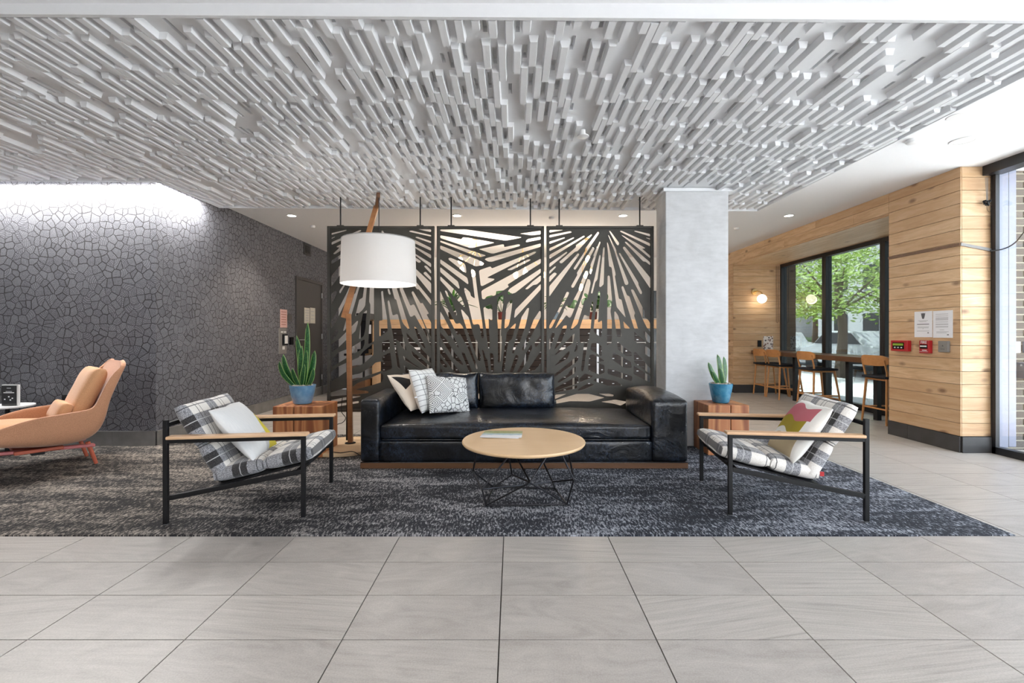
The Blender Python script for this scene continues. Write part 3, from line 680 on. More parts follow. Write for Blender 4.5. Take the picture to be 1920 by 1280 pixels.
HP1 = [
 'A 105,200 350,142 372,150 360,160 105,232', 'A 105,280 165,258 172,268 105,300', 'A 105,355 595,143 618,155 610,170 105,405', 'A 188,430 560,225 580,235 300,480 165,565 130,555 220,470 240,445 200,445',
 'A 105,670 230,590 600,300 620,320 240,650 105,735', 'A 105,935 245,760 620,420 640,440 290,870 240,940 105,1120', 'A 105,1240 170,1190 200,1200 190,1260 105,1430', 'A 240,1190 300,1100 600,700 620,720 340,1090 260,1235 240,1225',
 'B 100,620 240,370 350,160 400,50 600,-300 620,-280 300,380 240,510 190,620 105,740', 'B 650,-200 670,-190 575,70 520,270 430,570 340,770 300,785 345,620 425,300 470,160 510,140 540,50', 'B 690,-150 730,-140 685,350 640,420 525,525 515,515 580,240 640,210 660,60',
 'B 790,-300 835,-300 835,800 835,960 740,1005 735,990 750,700 770,560 770,320 750,280 760,60', 'B 565,585 558,650 520,780 235,1055 105,1150 105,1000 235,920', 'B 105,870 180,760 225,760 200,850 105,960', 'B 700,425 718,430 700,560 690,740 660,870 590,920 575,915 600,700 640,480',
 'C 655,25 655,100 620,180 435,280 235,400 105,470 105,360 235,235 430,160', 'C 800,110 800,290 640,430 440,500 235,640 105,700 105,560 235,470 440,380 560,330 640,230', 'C 975,60 1080,20 1100,40 1105,140 1080,175 975,225', 'C 1110,245 1140,490 1120,510 980,555 960,420 1010,380 975,370 980,310',
 'C 850,420 955,400 960,540 930,555 450,720 440,620 600,590 790,480', 'C 960,600 980,660 960,740 800,790 440,880 440,850 560,760', 'C 100,920 345,850 720,900 720,930 100,980', 'C 100,1050 560,960 600,990 100,1095', 'C 100,1130 560,1070 560,1100 100,1175',
 'A 1440,160 1480,155 1815,235 1815,262 1440,178', 'A 1590,135 1815,135 1815,185', 'A 1545,265 1580,262 1815,340 1815,375 1545,278', 'A 1390,262 1500,300 1815,455 1815,505 1500,360', 'A 1300,300 1815,575 1815,640 1500,430 1300,330', 'A 1300,420 1520,540 1815,720 1815,790 1540,580 1300,450',
 'A 1350,560 1520,600 1640,680 1630,705 1600,710 1530,660 1350,580', 'A 1695,760 1730,755 1815,840 1815,900 1700,780', 'A 1680,880 1720,858 1815,960 1815,1020 1690,900', 'A 1350,640 1540,800 1815,1060 1815,1240 1540,900', 'A 1400,900 1570,1050 1815,1350 1815,1440 1600,1160 1575,1165 1400,940',
 'B 1480,110 1505,95 1635,310 1665,295 1775,475 1765,490 1735,495 1815,640 1815,900 1740,740 1480,130', 'B 1275,-250 1300,-250 1330,50 1460,350 1505,320 1530,335 1680,640 1815,1000 1815,1060 1700,800 1530,500 1490,535 1455,535 1275,70',
 'B 1100,-250 1130,-250 1230,60 1380,540 1450,760 1430,760 1340,660 1310,600 1215,240 1190,235 1145,60', 'B 1065,60 1095,55 1125,150 1105,160 1085,140', 'B 955,100 990,90 1000,200 1060,560 1070,780 960,860 925,875 920,600 980,600 970,300',
 'B 1065,270 1085,250 1100,270 1155,515 1225,488 1245,500 1300,740 1392,1110 1380,1118 1300,1040 1280,970 1215,930 1215,1010 1290,1440 1235,1400 1165,900 1100,540', 'B 1520,700 1560,720 1680,980 1720,1070 1700,1080 1600,960', 'B 1385,800 1500,930 1815,1260 1815,1340 1430,980',
 'B 1470,1110 1700,1300 1815,1400 1815,1470 1500,1210', 'B 1330,1200 1500,1330 1750,1500 1360,1280', 'A 960,160 985,155 1020,210 1060,520 1040,540', 'A 700,200 740,210 660,500 640,480', 'C 1360,470 1560,640 1780,760 1780,860 1400,640', 'C 1140,620 1330,680 1500,800 1200,800']
OFF = {'A': 0, 'B': 1097, 'C': 2011, 'D': 1691}
def fillet(poly, r):
    out = []; n = len(poly)
    for i in range(n):
        p = Vector(poly[i]); a = Vector(poly[i-1]); b = Vector(poly[(i+1) % n])
        la, lb = (a-p).length, (b-p).length
        if la < 1e-6 or lb < 1e-6: continue
        d1 = min(r, la*.38); d2 = min(r, lb*.38); q1 = p+(a-p)*d1/la; q2 = p+(b-p)*d2/lb
        for t in (0, .5, 1): out.append(((q1*(1-t)+p*t)*(1-t)+(p*(1-t)+q2*t)*t))
    return out
def ccw(p): return sum(p[i].x*p[(i+1) % len(p)].y-p[(i+1) % len(p)].x*p[i].y for i in range(len(p))) > 0
def screen(holes, ox, label):
    fx0, fx1, fz1, fz0 = X(ox+4.4, YS), X(ox+205, YS), Z(424.3, YS), Z(771.5, YS)
    t = thing('decorative_screen', label, 'screen', ((fx0+fx1)/2, YS, fz0), group=None)
    fw_ = .031; i0, i1, j0, j1 = fx0+fw_, fx1-fw_, fz0+fw_, fz1-fw_
    outer = [Vector((fx0+.01, fz0+.01)), Vector((fx1-.01, fz0+.01)), Vector((fx1-.01, fz1-.01)), Vector((fx0+.01, fz1-.01))]
    vs = list(outer); faces = [[0, 1, 2, 3]]
    for hs in holes:
        k, rest = hs[0], hs[2:]; pts = []
        for q in rest.split():
            a, b = map(float, q.split(',')); b += OFF[k]
            x, z = X(ox+a/9.143, YS), Z(415+b/9.143, YS)
            pts.append((min(max(x, i0+.001), i1-.001), min(max(z, j0+.001), j1-.001)))
        if k in 'CD':
            mx_, mz_ = sum(p[0] for p in pts)/len(pts), sum(p[1] for p in pts)/len(pts)
            pts = [(min(max(mx_+(x-mx_)*1.07, i0+.001), i1-.001), min(max(mz_+(z-mz_)*1.10, j0+.001), j1-.001)) for x, z in pts]
        pts = fillet(pts, .013)
        if not ccw(pts): pts.reverse()
        n = len(vs); vs += pts; faces.append(list(range(n, n+len(pts))))
    V, E, FF, ov, oe, of = geometry.delaunay_2d_cdt(vs, [], faces, 0, 1e-5)
    bm = bmesh.new(); bv = [bm.verts.new((v.x, YS-.004, v.y)) for v in V]; bm.verts.ensure_lookup_table()
    for f, src in zip(FF, of):
        if 0 in src and len(src) == 1:
            try: bm.faces.new([bv[i] for i in f])
            except ValueError: pass
    for v in [v for v in bm.verts if not v.link_faces]: bm.verts.remove(v)
    r = bmesh.ops.extrude_face_region(bm, geom=bm.faces[:])
    for v in [q for q in r['geom'] if isinstance(q, bmesh.types.BMVert)]: v.co.y += .008
    bmesh.ops.recalc_face_normals(bm, faces=bm.faces)
    bmesh.ops.transform(bm, matrix=MW[t.name].inverted(), verts=bm.verts)
    me = bpy.data.meshes.new('cutout_panel'); bm.to_mesh(me); bm.free()
    link('cutout_panel', me, M['bronze'], t)
    for (a, b, e, d) in ((fx0, fx0+fw_, fz0, fz1), (fx1-fw_, fx1, fz0, fz1), (fx0+fw_, fx1-fw_, fz0, fz0+fw_), (fx0+fw_, fx1-fw_, fz1-fw_*.9, fz1)):
        MB().box(a, b, YS-.022, YS+.022, e, d).build('frame_rail', M['bronze'], t, bevel=.003)
    for px in (ox+28.5 if ox != 815 else ox+31, ox+(178 if ox == 610 else 179.5)):
        x = X(px, YS); MB().tube([(x, YS, fz1+.01), (x, YS, CLZ+.02)], .0075, 10).build('hanging_rod', M['darkmetal'], t, smooth=True)
        MB().cbox((x, YS, fz1+.005), (.075, .035, .012)).build('rod_bracket', M['bronze'], t, bevel=.003)
    return t
screen(HP1, 610, 'left metal cut-out screen, partly behind the lamp shade')
screen(HP2, 815, 'middle metal cut-out screen with rays fanning from its lower centre')
screen(HP3, 1020, 'right metal cut-out screen beside the concrete column')
# ---------------------------------------------------------------- cushions
def cushion(name, mat, parent, ml, w, d, t, p=8, q=2.4, edge=.25, pinch=0, n=22, wr=0, seed=0, puff=0):
    # local x width, local y depth, local z thickness
    vs = []; fs = []
    def pos(i, j, sgn):
        u = -1+2*i/n; v = -1+2*j/n
        su = math.copysign(abs(u)**.8, u) if False else math.sin(u*PI/2)*.35+u*.65; sv = math.sin(v*PI/2)*.35+v*.65
        h = ((1-abs(su)**p)*(1-abs(sv)**p)); h = max(0, h)**(1/q)
        zz = t/2*(edge+(1-edge)*h)*sgn if not (i in (0, n) or j in (0, n)) else t/2*edge*sgn
        zz += puff*math.cos(su*PI/2)*math.cos(sv*PI/2)*(1 if sgn > 0 else .2)
        kx = 1-pinch*(1-sv*sv); ky = 1-pinch*(1-su*su)
        x, y = su*w/2*ky if False else su*w/2*(1-pinch*(1-abs(sv))*1.0), sv*d/2*(1-pinch*(1-abs(su))*1.0)
        if wr:
            k = noise.noise(Vector((x*7+seed, y*7, sgn*3.1))); zz += wr*k*(1-max(abs(su), abs(sv))**4)*sgn
            x += wr*.8*noise.noise(Vector((y*6, seed, 1.0))); y += wr*.8*noise.noise(Vector((x*6, seed, 5.0)))
        return (x, y, zz)
    for sgn in (1, -1):
        for i in range(n+1):
            for j in range(n+1): vs.append(pos(i, j, sgn))
    m = (n+1)**2
    for i in range(n):
        for j in range(n):
            a = i*(n+1)+j; fs.append((a, a+n+1, a+n+2, a+1)); fs.append((m+a, m+a+1, m+a+n+2, m+a+n+1))
    for k in range(n):
        for (a, b) in ((k, k+1), (n*(n+1)+k+1, n*(n+1)+k), ((k+1)*(n+1), k*(n+1)), (k*(n+1)+n, (k+1)*(n+1)+n)):
            fs.append((a, b, m+b, m+a))
    mb = MB(); mb.add(vs, fs)
    o = mb.build(name, mat, parent, ml=ml, smooth=True, ang=75)
    return o
def frame_mat(o, xa, ya):
    xa = Vector(xa).normalized(); za = xa.cross(Vector(ya)).normalized(); ya = za.cross(xa)
    m = Matrix((xa, ya, za)).transposed().to_4x4(); m.translation = Vector(o); return m
# ---------------------------------------------------------------- sofa
SX0, SX1, SY0, SY1 = -1.344, 1.546, 4.066, 5.06
sf = thing('leather_sofa', 'long black leather sofa with two back cushions and a thick right arm', 'sofa', (.1, 4.56, 0))
MB().box(SX0+.005, SX1-.003, SY0+.0, SY1-.05, .008, .058).build('plinth', M['walnutdark'], sf, bevel=.003)
def roundbox(name, x0, x1, y0, y1, z0, z1, r, mat, parent, puff=0, n=10, cuts=8, wr=.0):
    bm = bmesh.new(); bmesh.ops.create_cube(bm, size=1)
    bmesh.ops.subdivide_edges(bm, edges=bm.edges, cuts=cuts, use_grid_fill=True)
    cx, cy, cz = (x0+x1)/2, (y0+y1)/2, (z0+z1)/2; hx, hy, hz = (x1-x0)/2, (y1-y0)/2, (z1-z0)/2
    for v in bm.verts:
        u = Vector((v.co.x*2, v.co.y*2, v.co.z*2))
        # denser towards the edges
        u = Vector([math.sin(c*PI/2)*.55+c*.45 for c in u])
        p = Vector((u.x*hx, u.y*hy, u.z*hz))
        q = Vector((max(-hx+r, min(hx-r, p.x)), max(-hy+r, min(hy-r, p.y)), max(-hz+r, min(hz-r, p.z))))
        d = p-q
        if d.length > 1e-6 and sum(abs(c) > 1e-6 for c in d) > 0:
            m = max(abs(c) for c in d); d = d.normalized()*m
            p = q+d
        if puff and u.z > 0: p.z += puff*(1-abs(u.x)**3)*(1-abs(u.y)**3)*u.z
        if wr:
            k = noise.noise(Vector((p.x*3.5+cx, p.y*6, p.z*6))); p += Vector((0, -.5, 1))*wr*k
        v.co = p+Vector((cx, cy, cz))
    bmesh.ops.transform(bm, matrix=MW[parent.name].inverted(), verts=bm.verts)
    bmesh.ops.recalc_face_normals(bm, faces=bm.faces)
    me = bpy.data.meshes.new(name); bm.to_mesh(me); bm.free()
    return link(name, me, mat, parent, smooth=True, ang=80)
AX1 = X(712, 4.075); AX2 = X(1222, 4.07)
zs = Z(797, 4.09)
roundbox('base', AX1-.01, AX2+.01, SY0+.002, SY1-.02, .06, Z(826, 4.07), .022, M['leather'], sf, cuts=10)
sc_ = roundbox('seat_cushion', AX1, AX2, SY0+.012, SY1-.03, Z(825, 4.08), zs+.004, .030, M['leather'], sf, puff=.045, cuts=22, wr=.006)
roundbox('armrest', SX0, AX1+.0, SY0, SY0+.84, .06, .615, .03, M['leather'], sf, puff=.008, cuts=12, wr=.004)
roundbox('armrest', AX2+.004, SX1, SY0, SY1, .06, .605, .028, M['leather'], sf, puff=.055, cuts=12, wr=.004)
roundbox('back_frame', SX0+.02, .47, SY1-.12, SY1, .06, .50, .03, M['leather'], sf)
def seam(a, b, name='piping'):
    MB().tube([a, b], .0045, 8).build(name, M['leather'], sc_, smooth=True)
seam((AX1+.02, SY0+.012, zs-.008), (AX2-.02, SY0+.012, zs-.008))
seam((AX1+.02, SY0+.012, Z(824, 4.08)), (AX2-.02, SY0+.012, Z(824, 4.08)))
MB().tube([((SX0+.01), SY0-.0, .063), (SX1-.01, SY0-.0, .063)], .004, 8).build('piping', M['leather'], sf, smooth=True)
bw = X(1040, 4.82)-X(898, 4.82)
for k, xc in enumerate((X(969, 4.82), X(969, 4.82)-bw-.012)):
    ml = frame_mat(Vector((xc, 4.86, .595))-Vector((.1, 4.56, 0)), (1,0,0), (0,.10,1))
    o = cushion('back_cushion', M['leather'], sf, ml, bw, .37, .19, p=6, q=2.0, edge=.22, wr=.016, seed=k*3.7, n=30)
# throw pillows on the sofa
def world_pillow(name, label, mat, c, xa, ya, w, h, t, seed, pinch=.06, p=2.2):
    m = frame_mat(c, xa, ya); r = thing(name, label, 'pillow', tuple(c), rot=tuple(m.to_euler()))
    o = cushion('cover', mat, r, Matrix(), w, h, t, p=p, q=1.7, edge=.04, pinch=pinch, wr=.012, seed=seed, n=26)
    return r
world_pillow('throw_pillow', 'tan throw pillow with black triangle, leftmost on the sofa', M['tanpillow'], (-1.02, 4.64, .615), (.34,.94,-.05), (-.66,0,.755), .42, .43, .13, 1, .05, 3)
pl_ = world_pillow('throw_pillow', 'white throw pillow with thin black grid, between the two other sofa pillows', M['gridpillow'], (-.845, 4.58, .64), (.36,.93,-.03), (-.37,0,.93), .42, .43, .17, 2, .05, 3)
world_pillow('throw_pillow', 'white throw pillow with dense black line print, rightmost on the sofa', M['aztec'], (-.625, 4.52, .60), (.80,.58,-.10), (-.40,.15,.88), .44, .37, .16, 3, .05, 3)
MB().box(-.02, .02, -.012, .0, -.002, .002).build('care_tag', M['whiteplastic'], pl_, ml=Matrix.Translation((-.23, -.05, .0)))
# ---------------------------------------------------------------- coffee table
TC = Vector((.079, 3.33, 0))
ct = thing('coffee_table', 'round pale wood coffee table on a black wire base', 'table', tuple(TC))
R_ = .44
MB().lathe([(R_-.03, .402), (R_-.008, .408), (R_, .418), (R_, .424), (R_-.004, .430), (0.001, .430)], 96, TC).build('table_top', M['ash'], ct, smooth=True, ang=40)
def wp(px, py, Y): return P(px, py, Y)
bot = [P(911, 952, 3.165), P(1063, 950, 3.19), P(1040, 915, 3.52), P(925, 912, 3.55)]
for b in bot: b.z = .017
midz = .16
nodes_mid = [P(887, 884, 3.45), P(904, 917, 3.05), P(994, 904, 3.02), P(1076, 899, 3.15), P(1036, 903, 3.35), P(960, 890, 3.62)]
top = [P(897, 864, 3.4), P(961, 855, 3.1), P(1031, 855, 3.1), P(1047, 853, 3.2), P(1062, 850, 3.4), P(995, 866, 3.6), P(948, 872, 3.55)]
for b in top: b.z = .404
def wire(*pts):
    MB().tube(pts, .0062, 8).build('wire_rod', M['darkmetal'], ct, smooth=True)
wire(bot[0], bot[1]); wire(bot[1], bot[2]); wire(bot[2], bot[3]); wire(bot[3], bot[0])
wire(nodes_mid[0], nodes_mid[1]); wire(nodes_mid[1], bot[0]); wire(nodes_mid[0], top[0]); wire(nodes_mid[1], top[1])
wire(nodes_mid[2], top[2]); wire(nodes_mid[2], bot[1]); wire(nodes_mid[2], bot[0]); wire(nodes_mid[3], top[3]); wire(nodes_mid[3], top[4]); wire(nodes_mid[3], bot[1])
wire(nodes_mid[1], nodes_mid[4]); wire(nodes_mid[4], nodes_mid[3]); wire(nodes_mid[4], bot[2]); wire(nodes_mid[4], top[5]); wire(nodes_mid[5], top[6]); wire(nodes_mid[5], bot[3]); wire(nodes_mid[0], bot[3]); wire(nodes_mid[2], nodes_mid[5]); wire(nodes_mid[2], top[6])
# magazines
def m_cover():
    a = N('landscape_magazine_cover', rough=.3); p = a.sep(a.obj()); n = a.noise(a.obj(), 22, 4, .6)
    y = a.math('ADD', p[1], a.math('MULTIPLY', n, .06))
    c = a.ramp(a.mr(y, -.09, .135), [(0, (.75,.78,.84)), (.35, (.80,.82,.85)), (.42, (.25,.45,.62)), (.6, (.45,.55,.45)), (.72, (.16,.22,.05)), (.85, (.42,.45,.14)), (1, (.04,.05,.03))])
    a.set('col', c); return a.m
M['cover'] = m_cover()
mc = P(943, 816, 1); my = (H-.43)*F/(816-VY); mcx = X(943, my)
for k, (dx, dy, ang, lab) in enumerate(((-.012, .012, -.13, 'lower magazine on the coffee table, mostly covered'), (.0, .0, -.05, 'upper magazine with green landscape cover on the coffee table'))):
    t = thing('magazine', lab, 'magazine', (mcx+dx, my+dy, .4305+k*.006), ang, group=None)
    MB().box(-.142, .142, -.105, .105, 0, .0045).build('pages', M['paper'], t, world=False)
    MB().box(-.144, .144, -.107, .107, .0045, .0056).build('cover', M['cover'], t, world=False)
# ---------------------------------------------------------------- armchairs (local x = forward, y = across)
def make_armchair(label, loc, rz, mirror):
    t = thing('armchair', label, 'armchair', loc, rz, 'plaid lounge armchairs facing across the coffee table')
    Lc, Wd = .812, .70; s_ = .026
    for y in (0, Wd):
        MB().box(-s_/2, s_/2, y-s_/2, y+s_/2, .012, .655).build('leg', M['black'], t, world=False, bevel=.002)
        MB().box(Lc-s_/2, Lc+s_/2, y-s_/2, y+s_/2, .012, .535).build('leg', M['black'], t, world=False, bevel=.002)
        MB().bar((s_/2, y, .170), (Lc-s_/2, y, .305), .024, .03).build('side_rail', M['black'], t, world=False, bevel=.002)
        MB().bar((s_/2, y, .523), (Lc-s_/2, y, .523), .026, .024).build('arm_bar', M['black'], t, world=False, bevel=.002)
        ao = MB().box(-.004+.016, Lc+.03, y-.032, y+.032, .536, .556).build('armrest', M['armwood'], t, world=False, bevel=.006)
        for xx in (0, Lc):
            MB().lathe([(.010, .006), (.013, .007), (.013, .012)], 14, (xx, y, 0)).build('glide', M['chrome'], t, world=False)
    MB().bar((Lc-.05, .012, .290), (Lc-.05, Wd-.012, .290), .025, .025).build('cross_bar', M['black'], t, world=False)
    MB().bar((.26, .012, .205), (.26, Wd-.012, .205), .025, .025).build('cross_bar', M['black'], t, world=False)
    MB().bar((.006, .012, .625), (.006, Wd-.012, .625), .02, .025).build('cross_bar', M['black'], t, world=False)
    # slung support under the cushions
    sd = Vector((.86-.27, 0, .135)).normalized(); sn = Vector((-sd.z, 0, sd.x))
    a0 = Vector((.25, Wd/2, .207)); cw_ = Wd-.075
    MB().bar(a0+sn*.006, a0+sd*.60+sn*.006, cw_-.02, .010, up=sn).build('seat_sling', M['black'], t, world=False)
    bd = Vector((-.27, 0, .47)).normalized(); bn = Vector((bd.z, 0, -bd.x))
    b0 = Vector((.275, Wd/2, .215))
    MB().bar(b0-bn*.004, b0+bd*.47-bn*.004, cw_-.16, .008, up=bn).build('back_sling', M['black'], t, world=False)
    th = .105
    for k, (s0, L) in enumerate(((.02, .30), (.325, .31))):
        c = a0+sd*(s0+L/2)+sn*(.014+th/2)
        ml = frame_mat(c, sd, (0,1,0))
        cushion('seat_cushion', M['plaid'], t, ml, L-.002, cw_, th+.012, p=5, q=2.0, edge=.34, wr=.006, seed=k)
    for k, (s0, L) in enumerate(((.035, .235), (.272, .29))):
        c = b0+bd*(s0+L/2)+bn*(th/2)
        ml = frame_mat(c, bd, (0,1,0))
        cushion('back_cushion', M['plaid'], t, ml, L-.002, cw_, th+.012, p=5, q=2.0, edge=.34, wr=.006, seed=k+5)
    return t
lc_loc = (-2.151, 2.873, 0); a1 = math.atan2(.107, .805)
make_armchair('plaid armchair on the left, with a pale and yellow pillow', lc_loc, a1, False)
# the right chair is the same piece mirrored: local y runs towards the camera from its far side
r_near = Vector((2.226, 2.914, 0)); f2 = Vector((-.804, .111, 0)).normalized(); sdv = Vector((.111, .804, 0)).normalized()
far = r_near+sdv*.70
rc = make_armchair('plaid armchair on the right, with a pink and olive print pillow', (far.x, far.y, 0), math.atan2(f2.y, f2.x), True)
MB().box(-.012, .012, -.002, .002, -.014, .014).build('maker_tag', M['red'], rc, ml=Matrix.Translation((.235, .655, .285)))
# chair pillows: x across the pillow, y up, z = printed side
def chair_pt(loc, ang, p):
    c, s = math.cos(ang), math.sin(ang); return Vector((loc[0]+p[0]*c-p[1]*s, loc[1]+p[0]*s+p[1]*c, p[2]))
world_pillow('throw_pillow', 'pale linen pillow with a yellow corner on the left armchair', M['yellowpillow'], (-1.84, 3.19, .53), (-.13,.99,0), (-.64,0,.77), .42, .43, .14, 4, .04, 3)
world_pillow('throw_pillow', 'white pillow with pink, olive and tan shapes on the right armchair', M['pinkpillow'], (1.965, 3.19, .53), (-.137,-.99,0), (.55,0,.83), .42, .43, .14, 5, .04, 3)
# ---------------------------------------------------------------- side tables
def side_table(label, x0, x1, y0, y1, z):
    t = thing('wood_side_table', label, 'side table', ((x0+x1)/2, (y0+y1)/2, 0), group='timber block side tables beside the sofa')
    xm = x0+(x1-x0)*(.42 if x0 < 0 else .55)
    for a, b in ((x0, xm-.004), (xm+.004, x1)):
        ml = Matrix.Translation(((a+b)/2-(x0+x1)/2, 0, 0))
        MB().box(-(b-a)/2, (b-a)/2, -(y1-y0)/2, (y1-y0)/2, .006, z).build('timber_block', M['fir'], t, ml=ml, bevel=.006)
    MB().box(xm-.006, xm+.006, y0+.01, y1-.01, .01, z-.012).build('joint_strip', M['walnutdark'], t)
    return t
TZ = .495
side_table('reddish timber block table behind the left armchair', X(511, 4.44), X(605, 4.44), 4.44, 4.82, TZ)
side_table('reddish timber block table in front of the concrete column', X(1328, 4.52), X(1405, 4.52), 4.52, 4.885, TZ)
# ---------------------------------------------------------------- leaves and plants
def leaf_mesh(pts, widths, nrm, fold=.25):
    mb = MB(); n = len(pts); uv = []
    for i, (p, w) in enumerate(zip(pts, widths)):
        t = (Vector(pts[min(i+1, n-1)])-Vector(pts[max(i-1, 0)])).normalized(); s = t.cross(Vector(nrm)).normalized(); b = s.cross(t)
        for k in (-1, 0, 1): mb.v.append(Vector(p)+s*k*w/2+b*(abs(k)*w*fold)); uv.append(((k+1)/2, i/(n-1)))
        if i:
            a = (i-1)*3; mb.f += [(a, a+1, a+4, a+3), (a+1, a+2, a+5, a+4)]
    return mb, uv
def leaf(parent, base, tip, w, bend=(0,0,0), nrm=(0,-1,0), mat=None, segs=9, prof=None, name='leaf', thick=.003):
    base, tip, bend = Vector(base), Vector(tip), Vector(bend); pts = []; ws = []
    for i in range(segs+1):
        s = i/segs; pts.append(base.lerp(tip, s)+bend*math.sin(s*PI)); ws.append(w*(prof(s) if prof else min(1, .5+s*1.2)*math.sqrt(max(0, 1-s**4))+.002))
    mb, uv = leaf_mesh(pts, ws, nrm)
    me = bpy.data.meshes.new(name); Mi = MW.get(parent.name, Matrix()).inverted()
    me.from_pydata([tuple(Mi @ v) for v in mb.v], [], mb.f); u = me.uv_layers.new()
    for l in me.loops: u.data[l.index].uv = uv[l.vertex_index]
    o = link(name, me, mat or M['snake'], parent, smooth=True, ang=60)
    s = o.modifiers.new('solid', 'SOLIDIFY'); s.thickness = thick; return o
def snake_plant(label, cx, cy, z, r, h, potmat, leaves, Yd):
    t = thing('snake_plant', label, 'potted plant', (cx, cy, z))
    MB().lathe([(r*.62, .001), (r*.70, .01), (r*.86, h*.5), (r*.98, h*.9), (r, h), (r*.93, h), (r*.90, h*.85), (.001, h*.85)], 40, (cx, cy, z)).build('pot', potmat, t, smooth=True, ang=50)
    mb = MB(); q = random.Random(5)
    for k in range(90):
        a = q.uniform(0, 6.28); d = r*.82*math.sqrt(q.random()); mb.ball((cx+d*math.cos(a), cy+d*math.sin(a), z+h*.93+q.uniform(0, .014)), q.uniform(.008, .016), 6, 4, .7)
    o = mb.build('pebbles', M['soil'], t); o['kind'] = 'stuff'
    for (bx, tx, ty, w, dy, bend) in leaves:
        b = Vector((cx+bx, cy+dy*.3, z+h*.85)); tp = P(tx, ty, cy+dy)
        leaf(t, b, tp, w, (bend, 0, 0), (dy*2, -1, 0))
    return t
snake_plant('tall snake plant in a light blue pot on the left timber table', X(567.5, 4.63), 4.63, TZ+.001, .125, .185, M['blueglaze'],
    [(.01, 577, 604, .058, .02, .015), (-.02, 556, 629, .060, .03, .02), (-.04, 531, 664, .060, -.02, -.03), (-.05, 524, 677, .05, -.06, -.04), (.03, 590, 657, .062, .03, .02),
     (0, 566, 648, .06, -.03, -.01), (.02, 575, 656, .062, -.04, .0), (-.01, 548, 690, .05, -.07, -.01), (.05, 588, 690, .05, -.05, .02), (.0, 571, 683, .055, -.08, .0)], 4.63)
snake_plant('small snake plant in a teal pot on the timber table by the column', X(1351.5, 4.7), 4.70, TZ+.001, .115, .195, M['teal'],
    [(.0, 1345, 664, .055, 0, .01), (.03, 1357, 668, .05, .02, .01), (-.02, 1328, 679, .05, -.02, -.01), (.01, 1351, 690, .05, -.04, 0), (-.01, 1337, 696, .045, -.05, -.01)], 4.7)
# ---------------------------------------------------------------- floor lamp
lp = thing('floor_lamp', 'wooden arc floor lamp with a white drum shade behind the sofa', 'floor lamp', (X(655, 4.88), 4.88, 0))
bx_, by_ = X(655, 4.88), 4.88
MB().lathe([(.38, .007), (.385, .012), (.385, .036), (.38, .041), (.001, .041)], 64, (bx_-.02, by_-.06, 0)).build('base', M['oaklight'], lp, smooth=True, ang=40)
MB().lathe([(.055, .041), (.055, .047), (.001, .047)], 32, (bx_+.01, by_, 0)).build('base_plate', M['black'], lp)
pt = P(652, 588, 4.93)
MB().bar((bx_+.012, by_, .047), (pt.x+.01, 4.93, pt.z), .05, .034, up=(0,1,0)).build('pole', M['walnut'], lp, bevel=.004)
ar0, ar1 = P(645, 596, 4.945), P(706, 386, 4.945)
MB().bar(ar0, ar1, .062, .03, up=(0,1,0), w1=.052).build('arm', M['walnut'], lp, bevel=.004)
SC = Vector((X(710.5, 4.55), 4.55, 0))
MB().bar((ar1.x, 4.945, ar1.z-.005), (SC.x, 4.53, ar1.z-.005), .035, .05).build('arm_bracket', M['walnutdark'], lp, bevel=.004)
zt, zb = Z(450, 4.55), Z(533, 4.55)
MB().tube([(SC.x, 4.55, ar1.z-.03), (SC.x, 4.55, zb+.25)], .0045, 8).build('shade_cord', M['darkmetal'], lp, smooth=True)
rs = .356
sh = MB().lathe([(rs+.006, zb), (rs-.008, zt), (rs-.012, zt), (rs+.002, zb)], 72, SC, cap=False); 
sh.f += [tuple((k, (k+1) % 72, 216+(k+1) % 72, 216+k)) for k in range(72)]
sho = sh.build('shade', M['shade'], lp, smooth=True, ang=40)
rg = MB().tube([(SC.x+(rs-.006)*math.cos(k*2*PI/48), 4.55+(rs-.006)*math.sin(k*2*PI/48), zt-.005) for k in range(48)], .003, 6, closed=True)
for k in range(3):
    rg.tube([(SC.x, 4.55, zt-.02), (SC.x+(rs-.008)*math.cos(k*2.1), 4.55+(rs-.008)*math.sin(k*2.1), zt-.006)], .0025, 6)
rg.build('shade_ring', M['chrome'], sho)
MB().ball((SC.x, 4.55, zb+.21), .05, 20, 12).build('bulb', M['offdisc'], lp, smooth=True)
MB().bar((bx_-.075, 5.02, .008), (bx_-.045, 4.98, Z(600, 4.98)), .018, .018).build('rear_rod', M['black'], lp)
def bez(pts, n=14):
    out = []; m = len(pts)
    P_ = [Vector(p) for p in pts]; P_ = [P_[0]]+P_+[P_[-1]]
    for i in range(1, m):
        for k in range(n):
            t = k/n; a, b, c, d = P_[i-1], P_[i], P_[i+1], P_[i+2]
            out.append(.5*((2*b)+(c-a)*t+(2*a-5*b+4*c-d)*t*t+(-a+3*b-3*c+d)*t**3))
    out.append(P_[-2]); return out
MB().tube(bez([P(642, 745, 4.9), P(640, 770, 4.9), P(648, 783, 4.9), P(642, 792, 4.88), P(631, 797, 4.87), P(629, 815, 4.86)]), .004, 6).tube(bez([P(629, 815, 4.86), (bx_-.10, 4.6, .047), (bx_+.05, 4.46, .047), (bx_+.17, 4.50, .047), (bx_+.30, 4.42, .012), (bx_+.40, 4.40, .012)]), .004, 6).build('power_cord', M['black'], lp, smooth=True)
# ---------------------------------------------------------------- salmon lounge chair (left edge)
f_ = Vector((-.62, -.785, 0)).normalized(); s_v = Vector((-.785, .62, 0)).normalized(); N0 = Vector((-3.62, 4.15, 0))
lg = thing('lounge_chair', 'salmon upholstered shell lounge chair at the left edge', 'lounge chair', tuple(N0+s_v*.37+f_*.4))
def L3(u, s, z): return N0+f_*u+s_v*s+Vector((0, 0, z))
WDT = .76
